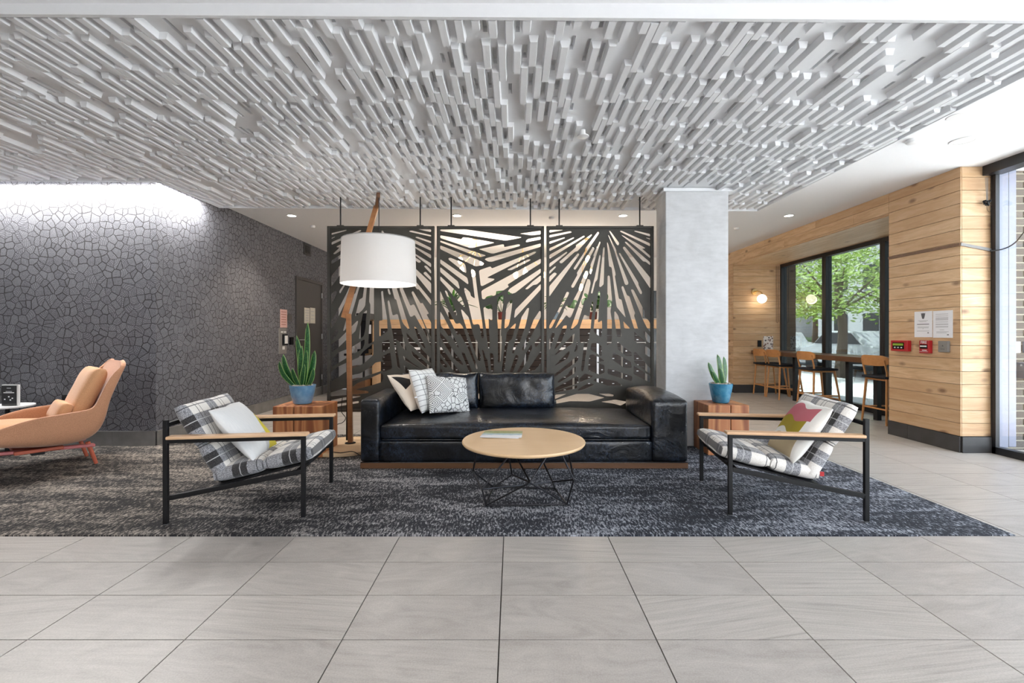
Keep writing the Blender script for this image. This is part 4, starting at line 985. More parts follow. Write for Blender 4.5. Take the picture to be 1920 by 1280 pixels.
# stations: (outer u,z) spine, (rim u,z)
st = [((.98, .350), (.985, .372), .30), ((.86, .325), (.87, .385), .36), ((.62, .290), (.67, .425), .40), ((.45, .262), (.51, .495), .42), ((.30, .250), (.32, .512), .43), ((.15, .262), (.20, .522), .42),
      ((.065, .325), (.115, .53), .41), ((.02, .44), (.085, .56), .40), ((.0, .58), (.045, .66), .39), ((-.055, .72), (.0, .77), .375), ((-.10, .84), (-.06, .86), .355), ((-.122, .895), (-.105, .885), .34), ((-.130, .922), (-.122, .908), .30), ((-.133, .936), (-.130, .926), .21)]
vs = []; fs = []; nt_ = 16
for (sp_, rm, hw) in st:
    for k in range(nt_+1):
        a = -1+2*k/nt_; e = abs(a)
        # cross section: flat middle, sides rising to the rim
        w_ = math.copysign(hw*min(1, (math.sin(min(1, e*1.35)*PI/2))), a); r_ = max(0, (e-.45)/.55)**1.6
        u = sp_[0]+(rm[0]-sp_[0])*r_; z = sp_[1]+(rm[1]-sp_[1])*r_
        vs.append(L3(u, WDT/2+w_*.92, z))
for i in range(len(st)-1):
    for k in range(nt_): a = i*(nt_+1)+k; fs.append((a, a+1, a+nt_+2, a+nt_+1))
o = MB().add(vs, fs).build('shell', M['orange'], lg, smooth=True, ang=80)
m = o.modifiers.new('sub', 'SUBSURF'); m.levels = m.render_levels = 2
m = o.modifiers.new('solid', 'SOLIDIFY'); m.thickness = .035; m.offset = 0
Li = MW[lg.name].inverted()
def lcush(name, c, xa, ya, w, d, t, seed, mat=M['orangecush'], p=5):
    m = frame_mat(Li @ c, xa, ya); return cushion(name, mat, lg, m, w, d, t, p=p, q=2.0, edge=.3, wr=.006, seed=seed)
lcush('seat_cushion', L3(.56, WDT/2, .375), f_*1+Vector((0,0,.10)), s_v, .80, .60, .14, 1)
lcush('back_cushion', L3(.10, WDT/2, .66), s_v, -f_*.42+Vector((0,0,1)), .50, .46, .15, 2)
lcush('lumbar_cushion', L3(.27, WDT/2-.02, .50), s_v, -f_*.42+Vector((0,0,1)), .46, .17, .11, 3)
for (u, s) in ((.05, .20), (.05, .60), (.80, .20), (.80, .60)):
    MB().tube([L3(u+(.06 if u < .4 else -.06), s, .215), L3(u, s, .008)], .018, 12, .014).build('leg', M['salmon'], lg, smooth=True)
MB().box(-.0, .72, -.03, .03, -.028, 0).build('side_rail', M['pink'], lg, ml=frame_mat(Li @ L3(.06, .20, .165), f_*1+Vector((0,0,.06)), s_v), bevel=.01)
MB().box(-.0, .72, -.03, .03, -.028, 0).build('side_rail', M['pink'], lg, ml=frame_mat(Li @ L3(.06, .60, .165), f_*1+Vector((0,0,.06)), s_v), bevel=.01)
MB().bar(L3(.42, .14, .205), L3(.42, .66, .205), .30, .03).build('mounting_plate', M['salmon'], lg, bevel=.008)
MB().bar(L3(.42, .22, .18), L3(.42, .58, .18), .08, .05).build('swivel_block', M['black'], lg)
# small round table with sign
tt = thing('round_side_table', 'small white round table behind the salmon lounge chair', 'side table', (-5.02, 4.60, 0))
MB().lathe([(.17, .465), (.20, .468), (.20, .482), (.001, .482)], 40, (-5.02, 4.60, 0)).build('table_top', M['whiteplastic'], tt, smooth=True, ang=40)
MB().tube([(-5.02, 4.60, .02), (-5.02, 4.60, .465)], .018, 12).build('pedestal', M['black'], tt, smooth=True)
MB().lathe([(.14, .007), (.14, .018), (.001, .022)], 32, (-5.02, 4.60, 0)).build('foot', M['black'], tt)
xa_, xb_ = X(3, 4.56), X(31, 4.56); zz0 = .483
sg = thing('tabletop_sign', 'black tabletop sign with white edge on the white round table', 'sign', ((xa_+xb_)/2, 4.56, zz0))
MB().box(xa_, xb_+.016, 4.562, 4.58, zz0, zz0+.208).build('sign_block', M['whiteplastic'], sg)
MB().box(xa_+.002, xb_, 4.558, 4.562, zz0+.003, zz0+.2).build('sign_face', M['screenblack'], sg)
tx = MB(); xm_ = (xa_+xb_)/2
tx.box(xm_-.02, xm_+.02, 4.557, 4.558, zz0+.172, zz0+.177).box(xm_-.03, xm_+.03, 4.557, 4.558, zz0+.140, zz0+.144).box(xm_-.052, xm_+.052, 4.557, 4.558, zz0+.126, zz0+.134)
for dx, dz in ((.0, .09), (.035, .075), (-.04, .065), (.015, .058)): tx.box(xm_+dx-.007, xm_+dx+.007, 4.557, 4.558, zz0+dz-.005, zz0+dz+.005)
tx.build('lettering', M['paper'], sg)['kind'] = 'stuff'
o = MB().box(X(117, YLF)-.0, X(127, YLF), YLF-.008, YLF, Z(750, YLF), Z(740, YLF)).build('wall_outlet', M['black']); tag(o, 'small black wall outlet low behind the lounge chair', 'outlet')
# ---------------------------------------------------------------- left wall: door and notices
def lw(px): return -XL*F/(VX-px)       # Y on the left wall at this pixel column
YD0, YD1 = lw(553), lw(603); DZ = Z(517, YD0)
d = thing('door_1', 'dark grey single door in the patterned wall', None, (XL, (YD0+YD1)/2, 0), kind='structure')
for a, b, e, f in ((YD0, YD0+.05, 0, DZ), (YD1-.05, YD1, 0, DZ), (YD0+.05, YD1-.05, DZ-.05, DZ)):
    MB().box(XL-.01, XL+.03, a, b, e, f).build('door_frame', M['ivory'], d, bevel=.003)
dl = MB().box(XL-.005, XL+.012, YD0+.053, YD1-.053, .01, DZ-.053).build('door_leaf', M['ivory'], d)
hy = YD0+.14; hz = Z(637, hy)
hd = MB().tube([(XL+.014, hy, hz), (XL+.06, hy, hz), (XL+.065, hy+.12, hz)], .009, 8).lathe([(.028, -.001), (.028, .001)], 16, (XL+.03, hy, hz)).build('door_handle', M['chrome'], dl, smooth=True)
for z in (.35, 1.15, 1.95): MB().tube([(XL+.03, YD1-.055, z-.05), (XL+.03, YD1-.055, z+.05)], .009, 8).build('hinge', M['chrome'], dl)
def flat_left(name, px0, px1, py0, py1, mat, label, cat, t=.004, x=XL):
    y0, y1 = lw(px0), lw(px1); ym = (y0+y1)/2
    o = MB().box(x, x+t, y0, y1, Z(py1, ym), Z(py0, ym)).build(name, mat); tag(o, label, cat); return o
def notice_left(name, px0, px1, py0, py1, mat, label, cat, ink, rows=6, x=XL):
    y0, y1 = lw(px0), lw(px1); ym = (y0+y1)/2; z1, z0 = Z(py0, ym), Z(py1, ym)
    t = thing(name, label, cat, (x, ym, z0)); MB().box(x+.001, x+.004, y0, y1, z0, z1).build('sheet', mat, t)
    mb = MB(); q = random.Random(px0)
    for k in range(rows):
        zz = z1-(k+1)*(z1-z0)/(rows+1.2); w = (y1-y0)*q.uniform(.25, .38); mb.box(x+.004, x+.0048, ym-w, ym+w, zz-.006, zz+.006)
    mb.build('print', ink, t); return t
M['pinknotice'] = plain('pink_notice', (.66,.42,.38), .8, .05); M['pinkink'] = plain('red_ink', (.38,.16,.14), .8); M['cream2'] = plain('cream_notice', (.60,.57,.50), .8, .03)
notice_left('notice', 525, 538, 580, 614, M['pinknotice'], 'pink printed notice on the wallpaper left of the grey door', 'notice', M['pinkink'])
notice_left('notice', 569, 579, 577, 606, M['cream2'], 'left cream notice sheet taped to the grey door', 'notice', M['midink'], 5, XL+.012)
notice_left('notice', 580, 589.5, 577, 606, M['cream2'], 'right cream notice sheet taped to the grey door', 'notice', M['midink'], 3, XL+.012)
flat_left('room_sign', 539, 547, 590, 601, M['ivory'], 'small dark room sign beside the pink notice', 'sign', .008)
kp = thing('intercom_panel', 'steel wall intercom with lit keypad below the pink notice', 'intercom', (XL, lw(527), Z(655, lw(527))))
y0, y1 = lw(522), lw(536); ym = (y0+y1)/2
MB().box(XL, XL+.015, y0, y1, Z(663, ym), Z(615, ym)).build('plate', M['greypl'], kp, bevel=.003)
MB().box(XL+.015, XL+.05, y0+.09, y1-.03, Z(647, ym), Z(626, ym)).build('handset', M['screenblack'], kp, bevel=.008)
MB().box(XL+.05, XL+.056, y0+.11, y1-.05, Z(644, ym), Z(629, ym)).build('handset_face', M['whiteplastic'], kp)
MB().box(XL+.015, XL+.018, y0+.05, y0+.12, Z(623.5, ym), Z(621, ym)).box(XL+.015, XL+.018, y0+.15, y0+.22, Z(623.5, ym), Z(621, ym)).box(XL+.015, XL+.02, y0+.1, y0+.17, Z(655, ym), Z(649, ym)).build('button', M['whiteplastic'], kp)
flat_left('card_reader', 542, 547.5, 632, 646, M['screenblack'], 'black card reader beside the grey door', 'card reader', .03)
vt = thing('wall_vent', 'square black vent grille high on the patterned wall', 'vent', (XL, lw(575.5), Z(468, lw(575.5))))
y0, y1 = lw(569), lw(582.5); ym = (y0+y1)/2; z1, z0 = Z(457, ym), Z(479, ym)
MB().box(XL, XL+.012, y0, y1, z0, z1).build('surround', M['darkbase'], vt); MB().box(XL+.012, XL+.014, y0+.05, y1-.05, z0+.04, z1-.04).build('opening', M['screenblack'], vt)
for k in range(6):
    z = z0+.05+(z1-z0-.1)*k/5; MB().box(XL+.014, XL+.02, y0+.05, y1-.05, z-.004, z+.004).build('slat', M['ivory'], vt)
# ---------------------------------------------------------------- right oak wall items (plane x = XW)
def rw(px): return XW*F/(px-VX)
XF = XW-.006
def notice_right(px0, px1, py0, py1, label, crest):
    y0, y1 = rw(px1), rw(px0); ym = (y0+y1)/2; z1, z0 = Z(py0, ym), Z(py1, ym)
    t = thing('paper_notice', label, 'notice', (XF, ym, z0)); MB().box(XF-.003, XF-.001, y0, y1, z0, z1).build('sheet', M['paper'], t)
    mb = MB(); mb2 = MB(); w = (y1-y0)
    def ln(zf, a, b, m, h=.0022): z = z1-(z1-z0)*zf; m.box(XF-.0038, XF-.003, y1-w*b, y1-w*a, z-h, z+h)
    if crest:
        for zf, a, b in ((.36, .22, .76), (.40, .30, .68)): ln(zf, a, b, mb)
        ln(.50, .16, .83, mb2, .0035)
        for zf, a, b in ((.60, .18, .82), (.64, .2, .8), (.67, .47, .53), (.76, .14, .84)): ln(zf, a, b, mb)
        ln(.83, .74, .82, mb2, .005)
        # small dark crest: cap over a shield
        zc = z1-(z1-z0)*.17; yc = ym
        MB().prism([(yc-.025, zc+.03), (yc-.022, zc+.005), (yc-.012, zc-.03), (yc, zc-.036), (yc+.012, zc-.03), (yc+.022, zc+.005), (yc+.025, zc+.03), (yc+.012, zc+.024), (yc, zc+.03), (yc-.012, zc+.024)], XF-.0038, XF-.003, 'x').build('crest', M['ink'], t)
    else:
        for zf in (.13, .20, .26, .29, .32, .35, .42, .49, .52, .58, .61): ln(zf, .14, .78, mb)
        for zf, a, b in ((.71, .35, .58), (.78, .18, .8), (.82, .18, .7)): ln(zf, a, b, mb)
        ln(.89, .72, .81, mb2, .005)
    mb.build('print', M['midink'], t); mb2.build('bold_print', M['ink'], t); return t
notice_right(1716, 1749.5, 583.5, 632, 'white notice with a dark crest, left of two on the oak wall', True)
notice_right(1751, 1788, 582, 633, 'white typed notice, right of two on the oak wall', False)
def wall_box(px0, px1, py0, py1, dep, name, label, cat, mat, body='housing'):
    y0, y1 = rw(px1), rw(px0); ym = (y0+y1)/2; z1, z0 = Z(py0, ym), Z(py1, ym)
    t = thing(name, label, cat, (XF, ym, z0)); MB().box(XF-dep, XF-.001, y0, y1, z0, z1).build(body, mat, t, bevel=.004); return t, y0, y1, z0, z1
t, y0, y1, z0, z1 = wall_box(1679, 1710, 638, 658, .05, 'fire_alarm_panel', 'red fire alarm panel with green display, leftmost on the oak wall', 'alarm panel', M['red'])
w = y1-y0; h = z1-z0
MB().box(XF-.052, XF-.05, y0+.18*w, y1-.12*w, z0+.2*h, z1-.2*h).build('window_recess', M['screenblack'], t)
MB().box(XF-.055, XF-.052, y0+.22*w, y1-.16*w, z1-.48*h, z1-.28*h).build('display', M['green'], t)
for k in range(3): MB().ball((XF-.053, y0+(.32+.2*k)*w, z0+.34*h), .010, 10, 6, .7).build('button', M['whiteplastic'], t)
t, y0, y1, z0, z1 = wall_box(1732, 1750, 638, 662, .045, 'fire_pull_station', 'red fire alarm pull station with white lettering, between panel and grey plate', 'alarm', M['red'])
w = y1-y0; h = z1-z0; ym = (y0+y1)/2
MB().box(XF-.047, XF-.045, y0+.12*w, y1-.12*w, z0+.36*h, z0+.68*h).build('pull_bar', M['screenblack'], t)
MB().box(XF-.056, XF-.047, y0+.2*w, y1-.2*w, z0+.50*h, z0+.60*h).build('pull_handle', M['whiteplastic'], t)
MB().box(XF-.048, XF-.045, y0+.06*w, y1-.06*w, z0+.12*h, z0+.14*h).box(XF-.048, XF-.045, y0+.2*w, y1-.35*w, z0+.2*h, z0+.26*h).build('label_line', M['paper'], t)
cu = bpy.data.curves.new('lettering', 'FONT'); cu.body = 'FIRE'; cu.size = .042; cu.extrude = .0008; cu.align_x = 'CENTER'
co_ = bpy.data.objects.new('tmp', cu); COL.objects.link(co_); dg = bpy.context.evaluated_depsgraph_get(); me = bpy.data.meshes.new_from_object(co_.evaluated_get(dg)); bpy.data.objects.remove(co_)
mt_ = Matrix.Translation(Vector((XF-.0465, ym, z0+.745*h))-MW[t.name].translation) @ Matrix.Rotation(-PI/2, 4, 'Z') @ Matrix.Rotation(PI/2, 4, 'X')
link('lettering', me, M['paper'], t, mt_)['kind'] = 'stuff'
t, y0, y1, z0, z1 = wall_box(1765, 1783, 639, 660, .03, 'keycard_plate', 'small square grey wall plate, rightmost under the notices', 'wall plate', M['greypl'])
MB().box(XF-.032, XF-.03, (y0+y1)/2-.02, (y0+y1)/2+.02, z0+.03, z0+.035).prism([((y0+y1)/2-.008, z0+.06), ((y0+y1)/2+.008, z0+.06), ((y0+y1)/2, z0+.075)], XF-.032, XF-.03, 'x').build('symbol', M['ink'], t)
# cable track round the pier and loose cables
ct_ = thing('cable_track', 'thin dark cable track running round the oak pier', 'cable track', (XF, YOAK, 1.9))
pA, pB, pC = Vector((XF-.008, 5.52, Z(484, 5.52))), Vector((XF-.008, YOAK-.014, Z(458, YOAK))), Vector((XGL-.01, YOAK-.014, Z(469, YOAK)))
MB().bar(pA, pB, .014, .028).build('track', M['walnutdark'], ct_); MB().bar(pB, pC, .014, .028).build('track', M['greypl'], ct_)
tag(MB().tube(bez([P(1857, 470, 4.60), P(1880, 467, 4.57), P(1903, 455, 4.50), P(1925, 430, 4.40), P(1960, 400, 4.3)]), .006, 8).build('black_cable', M['black'], smooth=True), 'loose black cable across the right window', 'cable')
wb = thing('cable_bundle', 'coiled bundle of black cables hanging under the window header', 'cable', tuple(P(1851, 380, 4.60)))
bc = P(1851, 380, 4.60); q = random.Random(2)
for k in range(5):
    MB().tube(bez([bc+Vector((q.uniform(-.035, .035), q.uniform(-.02, .02), q.uniform(-.03, .03))) for _ in range(6)], 6), .004, 6).build('coil', M['black'], wb, smooth=True)
for dx in (-.012, .0, .012): MB().tube([P(1850, 333, 4.60)+Vector((dx, 0, 0)), bc+Vector((dx*.4, 0, .01))], .0022, 6).build('cord', M['greypl'], wb, smooth=True)
MB().tube(bez([bc+Vector((-.005, 0, 0)), bc+Vector((.0, 0, -.07)), bc+Vector((.03, 0, -.09)), bc+Vector((.04, 0, -.03))], 8), .0015, 5).build('cord', M['black'], wb, smooth=True)
# ---------------------------------------------------------------- niche: sconce, outlet, poster, counter, stools
sc0 = P(1428.6, 560, 9.27)
s = thing('wall_sconce', 'brass wall sconce with a glowing opal globe', 'wall lamp', (sc0.x-.03, YNI-.01, sc0.z))
MB().tube([(sc0.x-.07, YNI-.006, sc0.z+.15), (sc0.x-.07, YNI-.03, sc0.z+.15)], .06, 28).build('back_plate', M['gold'], s, smooth=True)
MB().tube(bez([(sc0.x-.07, YNI-.03, sc0.z+.15), (sc0.x-.05, YNI-.12, sc0.z+.16), (sc0.x, YNI-.16, sc0.z+.12), (sc0.x, YNI-.17, sc0.z+.07)], 6), .012, 10).build('arm', M['gold'], s, smooth=True)
MB().ball((sc0.x, YNI-.17, sc0.z), .088, 28, 16).build('globe', M['globe'], s, smooth=True)
light('lamp_bulb_light', 'POINT', (SC.x, 4.55, zb+.12), 9, (1,.93,.86), size=.06)  # added inside the drum shade to brighten its lining
light('sconce_light', 'POINT', (sc0.x, YNI-.19, sc0.z-.02), 5, (1,.72,.45), size=.09)
o = MB().box(X(1420, YNI), X(1427, YNI), YNI-.02, YNI-.006, Z(650, YNI), Z(638, YNI)).build('power_outlet', M['black'], bevel=.003); tag(o, 'black power outlet on the niche wall left of the poster', 'outlet')
def m_poster():
    a = N('small_print_poster', rough=.8); o = a.obj(); n = a.n('TexVoronoi', {'Vector': o, 'Scale': 26}, feature='F1')
    c = a.mix(gt(a, n.outputs[0], .45), a.mix(a.mr(a.sep(n.outputs['Color'])[0], 0, 1), (.30,.16,.12), (.12,.12,.13)), (.78,.72,.68)); a.set('col', c); return a.m
o = MB().box(X(1431, YNI), X(1449, YNI), YNI-.010, YNI-.007, Z(657, YNI), Z(630, YNI)).build('poster', m_poster()); tag(o, 'small printed poster taped above the far end of the window counter', 'poster')
tag(MB().tube([(5.36, YNI-.03, 2.58), (5.36, YNI-.03, 1.45)], .003, 6).tube([(5.40, YNI-.03, 2.58), (5.40, YNI-.03, 1.45)], .003, 6).tube([(5.36, YNI-.03, 1.45), (5.38, YNI-.03, 1.42), (5.40, YNI-.03, 1.45)], .003, 6).build('blind_chain', M['darkmetal']), 'looped blind chain hanging by the far niche window', 'blind chain')
wc = thing('window_counter', 'long narrow dark counter in front of the niche windows', 'counter', (5.12, 7.5, 0))
MB().box(4.86, 5.40, 5.62, YNI-.012, .79, .865).build('counter_top', M['walnutdark'], wc, bevel=.004)
for y in (8.28, 6.96, 6.42):
    MB().box(5.03, 5.09, y-.035, y+.035, .0, .79).build('post', M['blackframe'], wc)
    MB().box(5.03, 5.40, y-.03, y+.03, .74, .79).build('bracket', M['blackframe'], wc)
def make_stool(loc, label):      # local x = forward (towards the window)
    t = thing('bar_stool', label, 'stool', loc, 0, 'oak stools at the window counter')
    zs_ = .62
    for y in (-1, 1):
        MB().tube([(-.20, y*.21, .001), (-.165, y*.175, .60)], .013, 12, .017).build('leg', M['stoolwood'], t, smooth=True, world=False)
        MB().tube([(.25, y*.21, .001), (.17, y*.165, .60)], .013, 12, .017).build('leg', M['stoolwood'], t, smooth=True, world=False)
        MB().tube([(-.165, y*.175, .60), (-.175, y*.19, .68), (-.215, y*.19, .85)], .015, 12, .012).build('back_post', M['stoolwood'], t, smooth=True, world=False)
        MB().tube([(-.187, y*.198, .20), (.222, y*.196, .20)], .011, 10).build('side_stretcher', M['stoolwood'], t, smooth=True, world=False)
    MB().tube([(.235, -.20, .14), (.235, .20, .14)], .011, 10).build('footrest', M['stoolwood'], t, smooth=True, world=False)
    MB().tube([(-.187, -.198, .20), (-.187, .198, .20)], .011, 10).build('footrest', M['stoolwood'], t, smooth=True, world=False)
    cushion('seat', M['navy'], t, Matrix.Translation((.0, 0, zs_)), .42, .40, .045, p=4, q=2, edge=.6)
    MB().box(-.18, .18, -.175, .175, .575, .60).build('seat_frame', M['stoolwood'], t, world=False, bevel=.01)
    n = 12; v = []
    for k in range(n+1):
        a = -1+2*k/n; xx = -.235+.05*a*a; y = a*.23
        hh = .07-.012*abs(a)**6*3
        for dx in (-.009, .009):
            for dz in (-hh, hh): v.append((xx+dx-dz*.1*-1*-1, y, .84+dz))
    f = []
    for k in range(n):
        a = k*4; f += [(a, a+1, a+5, a+4), (a+2, a+6, a+7, a+3), (a+1, a+3, a+7, a+5), (a, a+4, a+6, a+2)]
    f += [(0, 2, 3, 1), (n*4, n*4+1, n*4+3, n*4+2)]
    MB().add(v, f).build('backrest', M['stoolwood'], t, world=False, smooth=True, ang=60)
    return t
s0 = make_stool((5.04, 6.20, 0), 'oak bar stool with navy seat, nearest, half behind the oak pier')
for y, l in ((7.63, 'oak bar stool with navy seat, between the two black counter posts in view'), (8.58, 'oak bar stool with navy seat, second from the far wall'), (9.05, 'oak bar stool with navy seat, farthest, against the oak end wall')):
    dup_tree(s0, (5.02, y, 0), 0, l)
# ---------------------------------------------------------------- ceiling fittings
def downlight(x, y, z, label, on=True, r=.075):
    t = thing('recessed_downlight', label, 'ceiling light', (x, y, z), group='recessed round ceiling downlights')
    MB().lathe([(r*.74, -.001), (r, -.002), (r, .0)], 32, (x, y, z), cap=False).lathe([(r*.74, -.006), (r, -.006), (r, .0)], 32, (x, y, z), cap=False).build('trim_ring', M['whiteplastic'], t)
    MB().lathe([(.001, -.003), (r*.74, -.003)], 32, (x, y, z), cap=False).build('diffuser', M['disc'] if on else M['offdisc'], t)
YDL = (CZ-H)*F/(VY-404)
for k, px in enumerate((547, 857, 1168, 1479)):
    x = X(px, YDL); downlight(x, YDL, CZ, ['lit downlight nearest the patterned side wall', 'lit downlight above the gap of left and middle screens', 'lit downlight above the right screen', 'lit downlight right of the concrete column'][k])
    light('downlight_lamp', 'SPOT', (x, YDL, CZ-.03), 60, (1,.86,.70), (0,0,0), .05, spot=math.radians(105), blend=.7)
y = (CZ-H)*F/(VY-263); downlight(X(1807, y), y, CZ, 'wide pale downlight near the top of the oak pier', False, .095)
light('downlight_lamp', 'SPOT', (X(1807, y), y, CZ-.03), 20, (1,.95,.9), (0,0,0), .05, spot=math.radians(110), blend=.7)
for px, py, lab in ((884, 462, 'lit downlight in the rear room seen through the middle screen'), (1115, 463, 'lit downlight in the rear room seen through the right screen')):
    y = (CZ-H)*F/(VY-py); downlight(X(px, y), y, CZ, lab)
    light('downlight_lamp', 'SPOT', (X(px, y), y, CZ-.03), 70, (1,.88,.76), (0,0,0), .05, spot=math.radians(120), blend=.7)
for px, py, r, lab in ((1712, 262, .055, 'white smoke detector right of the slatted ceiling'), (586, 423, .04, 'white smoke detector near the patterned wall'), (1034, 407, .04, 'white smoke detector above the middle screen'), (1381, 427, .04, 'white sprinkler head right of the column')):
    y = (CZ-H)*F/(VY-py)
    o = MB().lathe([(r*.5, -.035), (r*.8, -.03), (r, -.015), (r, 0)], 24, (X(px, y), y, CZ)).build('smoke_detector', M['whiteplastic'], smooth=True); tag(o, lab, 'smoke detector')
y = (CZ-H)*F/(VY-218); o = MB().lathe([(.07, -.004), (.075, 0)], 28, (X(1797, y), y, CZ)).build('ceiling_cover_plate', M['whiteplastic']); tag(o, 'flat round white cover plate in the ceiling at right', 'cover plate')
# ---------------------------------------------------------------- rear room: mailboxes, counter, plants, pendants
YC = 9.27
mbk = thing('mailbox_counter', 'long counter of dark brown mailboxes under a pale oak top', 'mailbox counter', (.1, 9.4, 0))
cx0, cx1 = X(698, YC), 3.15
MB().box(cx0+.09, cx1, YC+.012, YC+.40, 0, 1.30).build('carcass', M['screenblack'], mbk)
for z0, z1 in ((1.305, 1.385), (1.388, 1.485)): MB().box(cx0, cx1, YC-.01, YC+.42, z0, z1).build('counter_top', M['counteroak'], mbk, bevel=.003)
for a, b in ((cx0, cx0+.085), (cx0+.088, cx0+.17)): MB().box(a, b, YC-.01, YC+.42, 0, 1.305).build('end_post', M['counteroak'], mbk)
colw = .485; x = cx0+.175; dm = None; lm = None; sm_ = None; ci = 0; q = random.Random(9)
while x+colw < cx1+.02:
    for r in range(10):
        z = .04+r*.1255
        ml = Matrix.Translation(Vector((x, YC, z))-Vector((.1, 9.4, 0)))
        if dm is None:
            od = MB().box(.012, colw-.05, 0, .014, .004, .121).build('mailbox_door', M['brownmail'], mbk, ml=ml); dm = od.data
            ol = MB().cbox((.06, -.005, .065), (.028, .01, .02)).cbox((colw-.2, -.003, .04), (.04, .004, .014)).build('lock', M['chrome'], od, ml=Matrix()); lm = ol.data
        else:
            od = bpy.data.objects.new('mailbox_door', dm); COL.objects.link(od); od.parent = mbk; od.matrix_local = ml
            ol = bpy.data.objects.new('lock', lm); COL.objects.link(ol); ol.parent = od
    MB().box(x+colw-.045, x+colw-.005, YC-.004, YC+.012, .04, 1.29).build('divider_strip', M['chrome'] if ci % 3 == 2 else M['greypl'], mbk)  # dividers, pale metal also standing in for light leaking between columns
    if q.random() < .7: MB().box(x+.15, x+.30, YC-.004, YC-.001, .88, .93).build('label_plate', M['paper'], mbk)
    x += colw; ci += 1
MB().box(cx0+.175, cx1, YC-.006, YC, 1.02, 1.032).build('label_strip', M['whiteplastic'], mbk)  # white label strip across the doors
def bushy(label, px, Y, z, kind, n, hgt, seed, potm):
    cx = X(px, Y); t = thing('counter_plant', label, 'potted plant', (cx, Y, z), group='potted plants on the mailbox counter'); q = random.Random(seed)
    MB().lathe([(.055, .001), (.075, .02), (.085, .16), (.075, .16), (.07, .14), (.001, .14)], 24, (cx, Y, z)).build('pot', potm, t, smooth=True, ang=50)
    for k in range(n):
        a = q.uniform(0, 6.28); e = q.uniform(.35, 1.45); L = hgt*q.uniform(.65, 1.05)
        d = Vector((math.cos(a)*math.cos(e), math.sin(a)*math.cos(e), math.sin(e)))
        if kind == 'palm':
            leaf(t, (cx, Y, z+.15), Vector((cx, Y, z+.15))+d*L+Vector((0,0,-.12)), .055, (0,0,.10), (math.cos(a)*-.3, math.sin(a)*-.3, 1), M['leaf2'] if k % 2 else M['leaf'], 6, lambda s: math.sin(PI*min(1, s*.9+.08))**.8)
        else:
            stem = Vector((cx, Y, z+.13))+d*L*.75
            MB().tube([(cx, Y, z+.13), stem], .004, 5).build('stem', M['leaf'], t)
            leaf(t, stem-d*.02, stem+Vector((d.x*.2, d.y*.2, -.02)), .20, (0,0,.03), (0,-.4,1) if k % 2 else (0,-1,.4), M['leaf'], 7, lambda s: math.sin(PI*min(1, s**.7*.97+.02))**.7)
    return t
M['redpot'] = plain('dark_red_pot', (.09,.012,.012), .4, .05); M['bluepot'] = plain('blue_white_pot', (.18,.28,.40), .4, .3, 12); M['blackpot'] = plain('black_pot', (.012,.012,.012), .5)
bushy('spiky palm-like plant in a black pot, leftmost on the mailbox counter', 848, YC+.2, 1.485, 'palm', 34, .62, 1, M['blackpot'])
bushy('dark broad-leaved plant in a red pot on the mailbox counter, behind the middle screen', 941, YC+.2, 1.485, 'broad', 18, .50, 2, M['redpot'])
bushy('spiky plant in a blue and white pot on the mailbox counter', 1040, YC+.2, 1.485, 'palm', 32, .50, 3, M['bluepot'])
bushy('dark broad-leaved plant behind the right screen', 1112, YC+.2, 1.485, 'broad', 16, .48, 4, M['redpot'])
o = thing('flat_monitor', 'dark monitor standing on the right end of the mailbox counter', 'monitor', (X(1222, YC+.2), YC+.2, 1.485))
MB().box(X(1205, YC+.2), X(1240, YC+.2), YC+.18, YC+.21, 1.52, Z(545, YC+.2)).build('screen', M['screenblack'], o, bevel=.004)
MB().box(X(1215, YC+.2), X(1229, YC+.2), YC+.12, YC+.27, 1.486, 1.492).cbox((X(1222, YC+.2), YC+.22, 1.51), (.04, .02, .05)).build('stand', M['black'], o)
# coffee station left of the counter
cs = thing('coffee_cabinet', 'black worktop cabinet with wooden panels left of the mailboxes', 'cabinet', (X(668, 9.0), 9.1, 0))
ax0, ax1 = X(653, 9.0), X(689, 9.0)
MB().box(ax0-.03, ax1, 8.85, 9.5, .78, .82).build('worktop', M['screenblack'], cs)
MB().box(ax0, ax1-.02, 8.9, 9.5, .01, .30).build('lower_box', M['walnutdark'], cs)
MB().box(ax0, ax1-.02, 8.9, 9.5, .52, .56).build('shelf', M['walnutdark'], cs)
for xx in (ax0+.02, ax1-.04): MB().box(xx-.015, xx+.015, 8.88, 8.92, .3, .78).build('leg', M['black'], cs)
tv = thing('coffee_machine', 'tall black coffee machine on the worktop behind the left screen', 'coffee machine', (X(680, 9.1), 9.15, .82))
MB().box(X(670, 9.0), X(691, 9.0), 9.0, 9.4, .82, .90).build('drip_base', M['screenblack'], tv); MB().box(X(670, 9.0), X(691, 9.0), 9.2, 9.4, .90, 1.45).build('body', M['screenblack'], tv)
MB().box(X(668, 9.0), X(693, 9.0), 8.98, 9.4, 1.45, Z(587, 9.0)).build('head', M['screenblack'], tv, bevel=.01)
MB().box(X(684, 9.0), X(690, 9.0), 9.195, 9.199, 1.20, 1.38).build('front_label', M['paper'], tv)
jr = MB().lathe([(.05, .0), (.085, .03), (.09, .12), (.06, .17), (.05, .19), (.055, .20)], 28, (X(660, 9.0), 8.98, .821)).build('glass_jar', M['jar'], smooth=True); tag(jr, 'clear round glass jar on the black worktop behind the left screen', 'jar')
